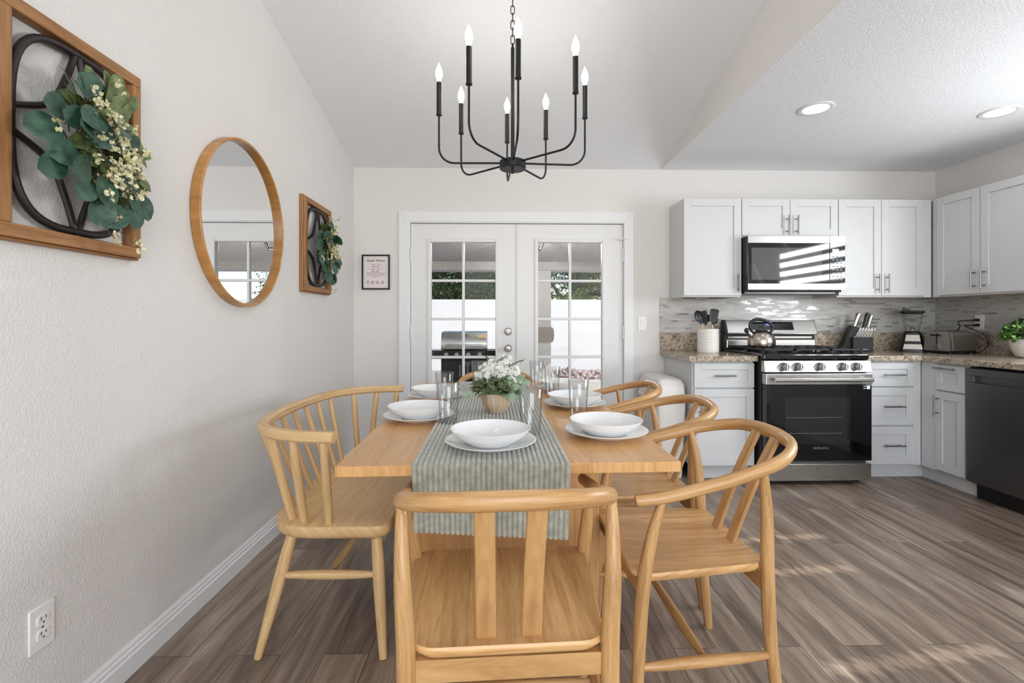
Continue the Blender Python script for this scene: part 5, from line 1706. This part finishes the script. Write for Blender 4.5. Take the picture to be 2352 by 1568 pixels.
m.build('pot', M['ceramic'], pg, angle=60)
rnd = random.Random(4)
for (nm, mt, N, Lr) in (('dark_leaves', 'leaf_dark', 560, (0.018, 0.030)), ('fresh_leaves', 'leaf_fresh', 720, (0.012, 0.025))):
    m = MB()
    for k in range(N):
        a, el = rnd.uniform(0, 2 * PI), rnd.uniform(-0.35, 1.45)
        n_ = Vector((math.cos(a) * math.cos(el) * 1.15, math.sin(a) * math.cos(el) * 1.15, math.sin(el) * 0.78))
        p = Vector((px, py, CTZ + 0.15)) + n_ * rnd.uniform(0.085, 0.142)
        if p.x > RX - 0.03: continue
        d = n_ * rnd.uniform(0.1, 1) + Vector((rnd.uniform(-1, 1), rnd.uniform(-1, 1), rnd.uniform(-0.8, 0.8))) * 0.7
        d.x = min(d.x, (RX - 0.02 - p.x) / 0.06)
        L = rnd.uniform(*Lr)
        m.leaf(p, d, n_ + Vector((0, 0, 0.3)), L, L * 0.78, 0.2, 6, 1)
    m.build(nm, M[mt], pg)
m = MB()
for k in range(24):
    a, el = rnd.uniform(0, 2 * PI), rnd.uniform(0.1, 1.3)
    m.tube([(px, py, CTZ + 0.105), (px + 0.1 * math.cos(a) * math.cos(el), py + 0.1 * math.sin(a) * math.cos(el), CTZ + 0.15 + 0.07 * math.sin(el))], 0.0016, 5)
m.build('stems', M['stem'], pg)

# bin between the doors and the base cabinet
bnx0, bnx1, bny0, bny1 = 1.128, 1.362, 3.45, 3.93
rb = thing('trash_bin', 'pale plastic trash bin with domed swing lid beside the base cabinet', 'bin', ((bnx0 + bnx1) / 2, (bny0 + bny1) / 2, 0))
m = MB()
lv = [(0.028, 0.0), (0.026, 0.01), (0.006, 0.545), (0.006, 0.55)]
for (ins, z) in lv:
    m.v += [(p[0], p[1], z) for p in rrect(bnx0 + ins, bnx1 - ins, bny0 + ins, bny1 - ins, 0.03, 5)]
N = 24
for l in range(3):
    for i in range(N):
        j = (i + 1) % N
        m.face([l * N + i, l * N + j, (l + 1) * N + j, (l + 1) * N + i], [(0, 0)] * 4)
m.face(list(range(N))[::-1], [(0, 0)] * N)
m.face([3 * N + i for i in range(N)], [(0, 0)] * N)
m.build('bin_body', M['bin'], rb)
m = MB()
for (ins, z) in ((-0.004, 0.548), (-0.004, 0.575), (0.004, 0.58), (0.012, 0.68), (0.03, 0.715), (0.06, 0.728)):
    m.v += [(p[0], p[1], z) for p in rrect(bnx0 + ins, bnx1 - ins, bny0 + ins, bny1 - ins, 0.035, 5)]
for l in range(5):
    for i in range(N):
        j = (i + 1) % N
        m.face([l * N + i, l * N + j, (l + 1) * N + j, (l + 1) * N + i], [(0, 0)] * 4)
m.face(list(range(N))[::-1], [(0, 0)] * N)
m.face([5 * N + i for i in range(N)], [(0, 0)] * N)
m.build('lid', M['bin'], rb, bevel=0.004)
MB().box(bnx0 + 0.03, bnx1 - 0.03, bny0 + 0.008, bny0 + 0.014, 0.60, 0.665).build('swing_flap', M['plate_white'], rb, smooth=False, bevel=0.004)

# ------------------------------------------------------------------ patio and yard beyond the doors
struct(MB().box(-5, 6, BY + 0.12, 8.3, -0.22, -0.12).build('patio_floor', M['concrete'], smooth=False))
struct(MB().box(-14, 16, 8.3, 24, -0.3, -0.2).build('ground_gravel', M['gravel'], smooth=False))
struct(MB().prism([(BY + 0.12, 2.47), (BY + 0.12, 2.6), (8.5, 2.24), (8.5, 2.05)][::-1], -5, 3.0, axis=0).build('patio_roof', M['stucco'], smooth=False))
struct(MB().box(-5, 3.0, 7.85, 8.2, 1.975, 2.14).build('beam_patio', M['stucco'], smooth=False))
pcx = 0.655
pl = struct(MB().box(pcx - 0.16, pcx + 0.16, 7.75, 8.07, -0.12, 1.96).build('column_patio', M['stucco'], smooth=False, origin=(pcx, 7.9, -0.12)))
m = MB()
bp = [(0.16, 0.795), (0.185, 0.80), (0.205, 0.84), (0.21, 0.92), (0.205, 1.0), (0.185, 1.035), (0.16, 1.04)]
for (r_, z) in bp:
    m.v += [(pcx + p[0], 7.91 + p[1], z) for p in rrect(-r_, r_, -r_, r_, 0.03, 4)]
N = 20
for l in range(len(bp) - 1):
    for i in range(N):
        j = (i + 1) % N
        m.face([l * N + i, l * N + j, (l + 1) * N + j, (l + 1) * N + i], [(0, 0)] * 4)
struct(m.build('trim_collar', M['stucco_dark'], pl))
yw = MB().box(-12, 14, 13.0, 13.2, -0.25, 1.715)
yw.uv = [[(yw.v[i][0] + yw.v[i][1], yw.v[i][2]) for i in f] for f in yw.f]
struct(yw.build('wall_yard', M['block'], smooth=False))
struct(MB().box(0.95, 1.95, 8.8, 9.05, -0.2, 0.03).build('kerb_planter', M['concrete'], smooth=False, bevel=0.01))
# heap of rose-coloured rocks
rnd = random.Random(9)
m = MB()
for k in range(900):
    x = rnd.uniform(0.95, 5.5)
    y = rnd.uniform(9.3, 11.6)
    hgt = 0.33 * math.exp(-((y - 10.2) / 0.9) ** 2) * (0.55 + 0.45 * math.sin(x * 2.1 + 0.3)) + 0.12
    if x < 1.4: hgt *= (x - 0.85) / 0.55
    z = -0.2 + hgt * rnd.uniform(0.7, 1.15)
    s_ = rnd.uniform(0.035, 0.085)
    b = len(m.v)
    for (dx, dy, dz) in ((1, 0, 0), (-1, 0, 0), (0, 1, 0), (0, -1, 0), (0, 0, 1), (0, 0, -1)):
        q = rnd.uniform(0.6, 1.2) * s_
        m.v.append((x + dx * q * 1.2 + rnd.uniform(-0.3, 0.3) * s_, y + dy * q + rnd.uniform(-0.3, 0.3) * s_, z + dz * q * 0.8 + rnd.uniform(-0.3, 0.3) * s_))
    for f_ in ((0, 2, 4), (2, 1, 4), (1, 3, 4), (3, 0, 4), (2, 0, 5), (1, 2, 5), (3, 1, 5), (0, 3, 5)):
        m.face([b + i for i in f_], [(0, 0)] * 3)
ro_ = m.build('rock_heap', M['rock'], smooth=False, origin=(2.5, 10.2, -0.2))
tag(ro_, 'heap of rose-coloured landscaping rocks seen through the right door', 'rocks', kind='stuff')

# barbecue
gx, gy = -0.52, 7.05
gr = thing('gas_grill', 'black gas grill with steel lid on the patio behind the left door', 'grill', (gx, gy, -0.12))
lx0, lx1 = gx - 0.325, gx + 0.325
lid = [(gy - 0.24, 0.735), (gy - 0.25, 0.80), (gy - 0.235, 0.90), (gy - 0.19, 0.975), (gy - 0.12, 0.99), (gy + 0.2, 0.99), (gy + 0.26, 0.93), (gy + 0.27, 0.735)]
lo = MB().prism(lid[::-1], lx0, lx1, axis=0).build('lid', M['steel'], gr, smooth=True, angle=35, bevel=0.008)
m = MB().tube([(lx0 + 0.07, gy - 0.30, 0.80), (lx1 - 0.07, gy - 0.30, 0.80)], 0.015, 12)
for x in (lx0 + 0.08, lx1 - 0.08):
    m.tube([(x, gy - 0.30, 0.80), (x, gy - 0.24, 0.80)], 0.009, 8)
m.build('lid_handle', M['steel_bright'], lo)
MB().box(gx - 0.005, gx + 0.07, gy - 0.246, gy - 0.236, 0.937, 0.947).build('badge', M['black'], lo, smooth=False)
MB().box(lx1 - 0.13, lx1 - 0.02, gy - 0.246, gy - 0.226, 0.90, 0.945).build('sticker', M['bamboo'], lo, smooth=False)
cp_ = MB().box(gx - 0.62, gx + 0.46, gy - 0.30, gy - 0.2, 0.61, 0.73).build('control_panel', M['enamel'], gr, smooth=False, bevel=0.008)
for x in (-0.515, -0.245, -0.095, 0.065, 0.225):
    MB().lathe([(0.033, 0.0), (0.032, 0.006), (0.022, 0.01), (0.02, 0.034), (0.0001, 0.035)], 20, (gx + x, gy - 0.30, 0.668), axis=1).build('knob', M['chrome'], gr)
MB().box(gx - 0.62, gx - 0.335, gy - 0.2, gy + 0.2, 0.68, 0.72).build('side_shelf', M['steel'], gr, smooth=False, bevel=0.006)
MB().box(lx1 + 0.005, gx + 0.46, gy - 0.2, gy + 0.2, 0.68, 0.72).build('side_shelf', M['black_matte'], gr, smooth=False, bevel=0.006)
MB().box(lx0, lx1, gy - 0.24, gy + 0.26, -0.02, 0.73).build('cabinet', M['black_matte'], gr, smooth=False, bevel=0.006)
for (a, b_) in ((lx0 + 0.006, gx - 0.004), (gx + 0.004, lx1 - 0.006)):
    dr = MB().box(a, b_, gy - 0.262, gy - 0.242, 0.02, 0.58).build('door', M['enamel'], gr, smooth=False, bevel=0.004)
    hx = b_ - 0.05 if b_ < gx else a + 0.05
    MB().tube([(hx, gy - 0.285, 0.36), (hx, gy - 0.285, 0.52)], 0.007, 8).tube([(hx, gy - 0.285, 0.37), (hx, gy - 0.26, 0.37)], 0.006, 8).tube([(hx, gy - 0.285, 0.51), (hx, gy - 0.26, 0.51)], 0.006, 8).build('handle', M['chrome'], dr)
for x in (lx0 + 0.05, lx1 - 0.05):
    for y in (gy - 0.18, gy + 0.2):
        MB().lathe([(0.045, -0.012), (0.05, -0.008), (0.05, 0.008), (0.045, 0.012)], 20, (x, y, -0.07), axis=0).build('wheel', M['black'], gr)

# patio lantern
px_, py_ = 0.385, 6.05
zt = 2.47 - (py_ - 4.12) * 0.0845
la = thing('patio_lantern', 'black framed glass ceiling lantern under the patio roof', 'lantern', (px_, py_, zt))
m = MB()
hexa = lambda r_, z, k: (px_ + r_ * math.cos(PI / 3 * k), py_ + r_ * math.sin(PI / 3 * k), z)
for k in range(6):
    m.tube([hexa(0.19, zt - 0.13, k), hexa(0.19, zt - 0.13, k + 1)], 0.008, 6)
    m.tube([hexa(0.115, zt - 0.265, k), hexa(0.115, zt - 0.265, k + 1)], 0.008, 6)
    m.tube([hexa(0.19, zt - 0.13, k), hexa(0.115, zt - 0.265, k)], 0.008, 6)
    m.tube([hexa(0.19, zt - 0.13, k), hexa(0.1, zt + 0.0, k)], 0.006, 6)
m.lathe([(0.1, zt - 0.012), (0.1, zt)], 24, (px_, py_, 0))
m.build('frame', M['black_metal'], la)
m = MB()
for k in range(6):
    b = len(m.v)
    m.v += [hexa(0.188, zt - 0.13, k), hexa(0.188, zt - 0.13, k + 1), hexa(0.114, zt - 0.265, k + 1), hexa(0.114, zt - 0.265, k)]
    m.face([b, b + 1, b + 2, b + 3], [(0, 0)] * 4)
b = len(m.v)
m.v += [hexa(0.114, zt - 0.265, k) for k in range(6)]
m.face([b + k for k in range(6)], [(0, 0)] * 6)
m.build('glass_panels', M['jar'], la, smooth=False)
lamp('patio_lantern_bulb', 'POINT', (px_, py_, zt - 0.2), 80, (1, 0.97, 0.93), shadow_soft_size=0.025)

# trees beyond the yard wall
def tree(name, label, x, y, h, r, n, mat_, seed, branchy=False):
    rnd = random.Random(seed)
    t = thing(name, label, 'tree', (x, y, -0.25), 0, 'trees beyond the yard wall')
    tr_ = MB().tube(smooth_path([(x, y, -0.25), (x + 0.1, y, h * 0.3), (x - 0.05, y, h * 0.55), (x + 0.15, y, h * 0.8)], 4), [0.26 - 0.013 * i for i in range(13)], 10)
    for k in range(16 if branchy else 8):
        a = rnd.uniform(0, 2 * PI)
        z0 = h * rnd.uniform(0.28, 0.6)
        L = r * rnd.uniform(0.5, 1.0)
        tr_.tube(smooth_path([(x, y, z0), (x + L * 0.45 * math.cos(a), y + L * 0.45 * math.sin(a), z0 + rnd.uniform(-0.1, 0.5)), (x + L * math.cos(a), y + L * math.sin(a), z0 + rnd.uniform(-0.2, 1.1))], 5), [0.1 - 0.008 * i for i in range(11)], 7)
    tr_.build('trunk', M['bark'], t)
    m = MB()
    cl = []
    for k in range(60):
        a, u, v = rnd.uniform(0, 2 * PI), rnd.random() ** 0.5, rnd.uniform(-1, 1)
        cl.append((x + r * u * math.cos(a) * math.sqrt(max(0, 1 - v * v * 0.6)), y + r * u * math.sin(a) * math.sqrt(max(0, 1 - v * v * 0.6)), h * 0.58 + h * 0.34 * v))
    for k in range(n):
        c = rnd.choice(cl)
        p = Vector((c[0] + rnd.gauss(0, 0.28), c[1] + rnd.gauss(0, 0.28), c[2] + rnd.gauss(0, 0.2)))
        if p.y < 13.35: continue
        L = rnd.uniform(0.08, 0.15)
        m.leaf(p, (rnd.uniform(-1, 1), rnd.uniform(-1, 1), rnd.uniform(-1, 0.4)), (rnd.uniform(-1, 1), rnd.uniform(-1, 1), 1), L, L * 0.5, 0.1, 2)
    m.build('foliage', mat_, t, smooth=False)
tree('shade_tree', 'dense dark green tree beyond the yard wall, seen through the left door', -2.0, 16.0, 4.2, 2.1, 24000, M['leaf_tree2'], 1)
tree('shade_tree', 'broad tree with bare dark branches beyond the yard wall, seen through the right door', 2.6, 16.2, 4.4, 2.3, 17000, M['leaf_tree'], 2, True)
tree('shade_tree', 'dark tree further back beyond the yard wall, glimpsed between the two doors', 0.3, 19.8, 5.0, 2.2, 16000, M['leaf_tree2'], 3)
tree('shade_tree', 'brown-green tree beyond the yard wall at the left edge of the left door', -4.6, 20.0, 5.0, 2.3, 9000, M['leaf_tree'], 6)
tree('shade_tree', 'dark green tree at the far back right beyond the yard wall', 5.2, 20.5, 5.0, 2.3, 9000, M['leaf_tree2'], 8)
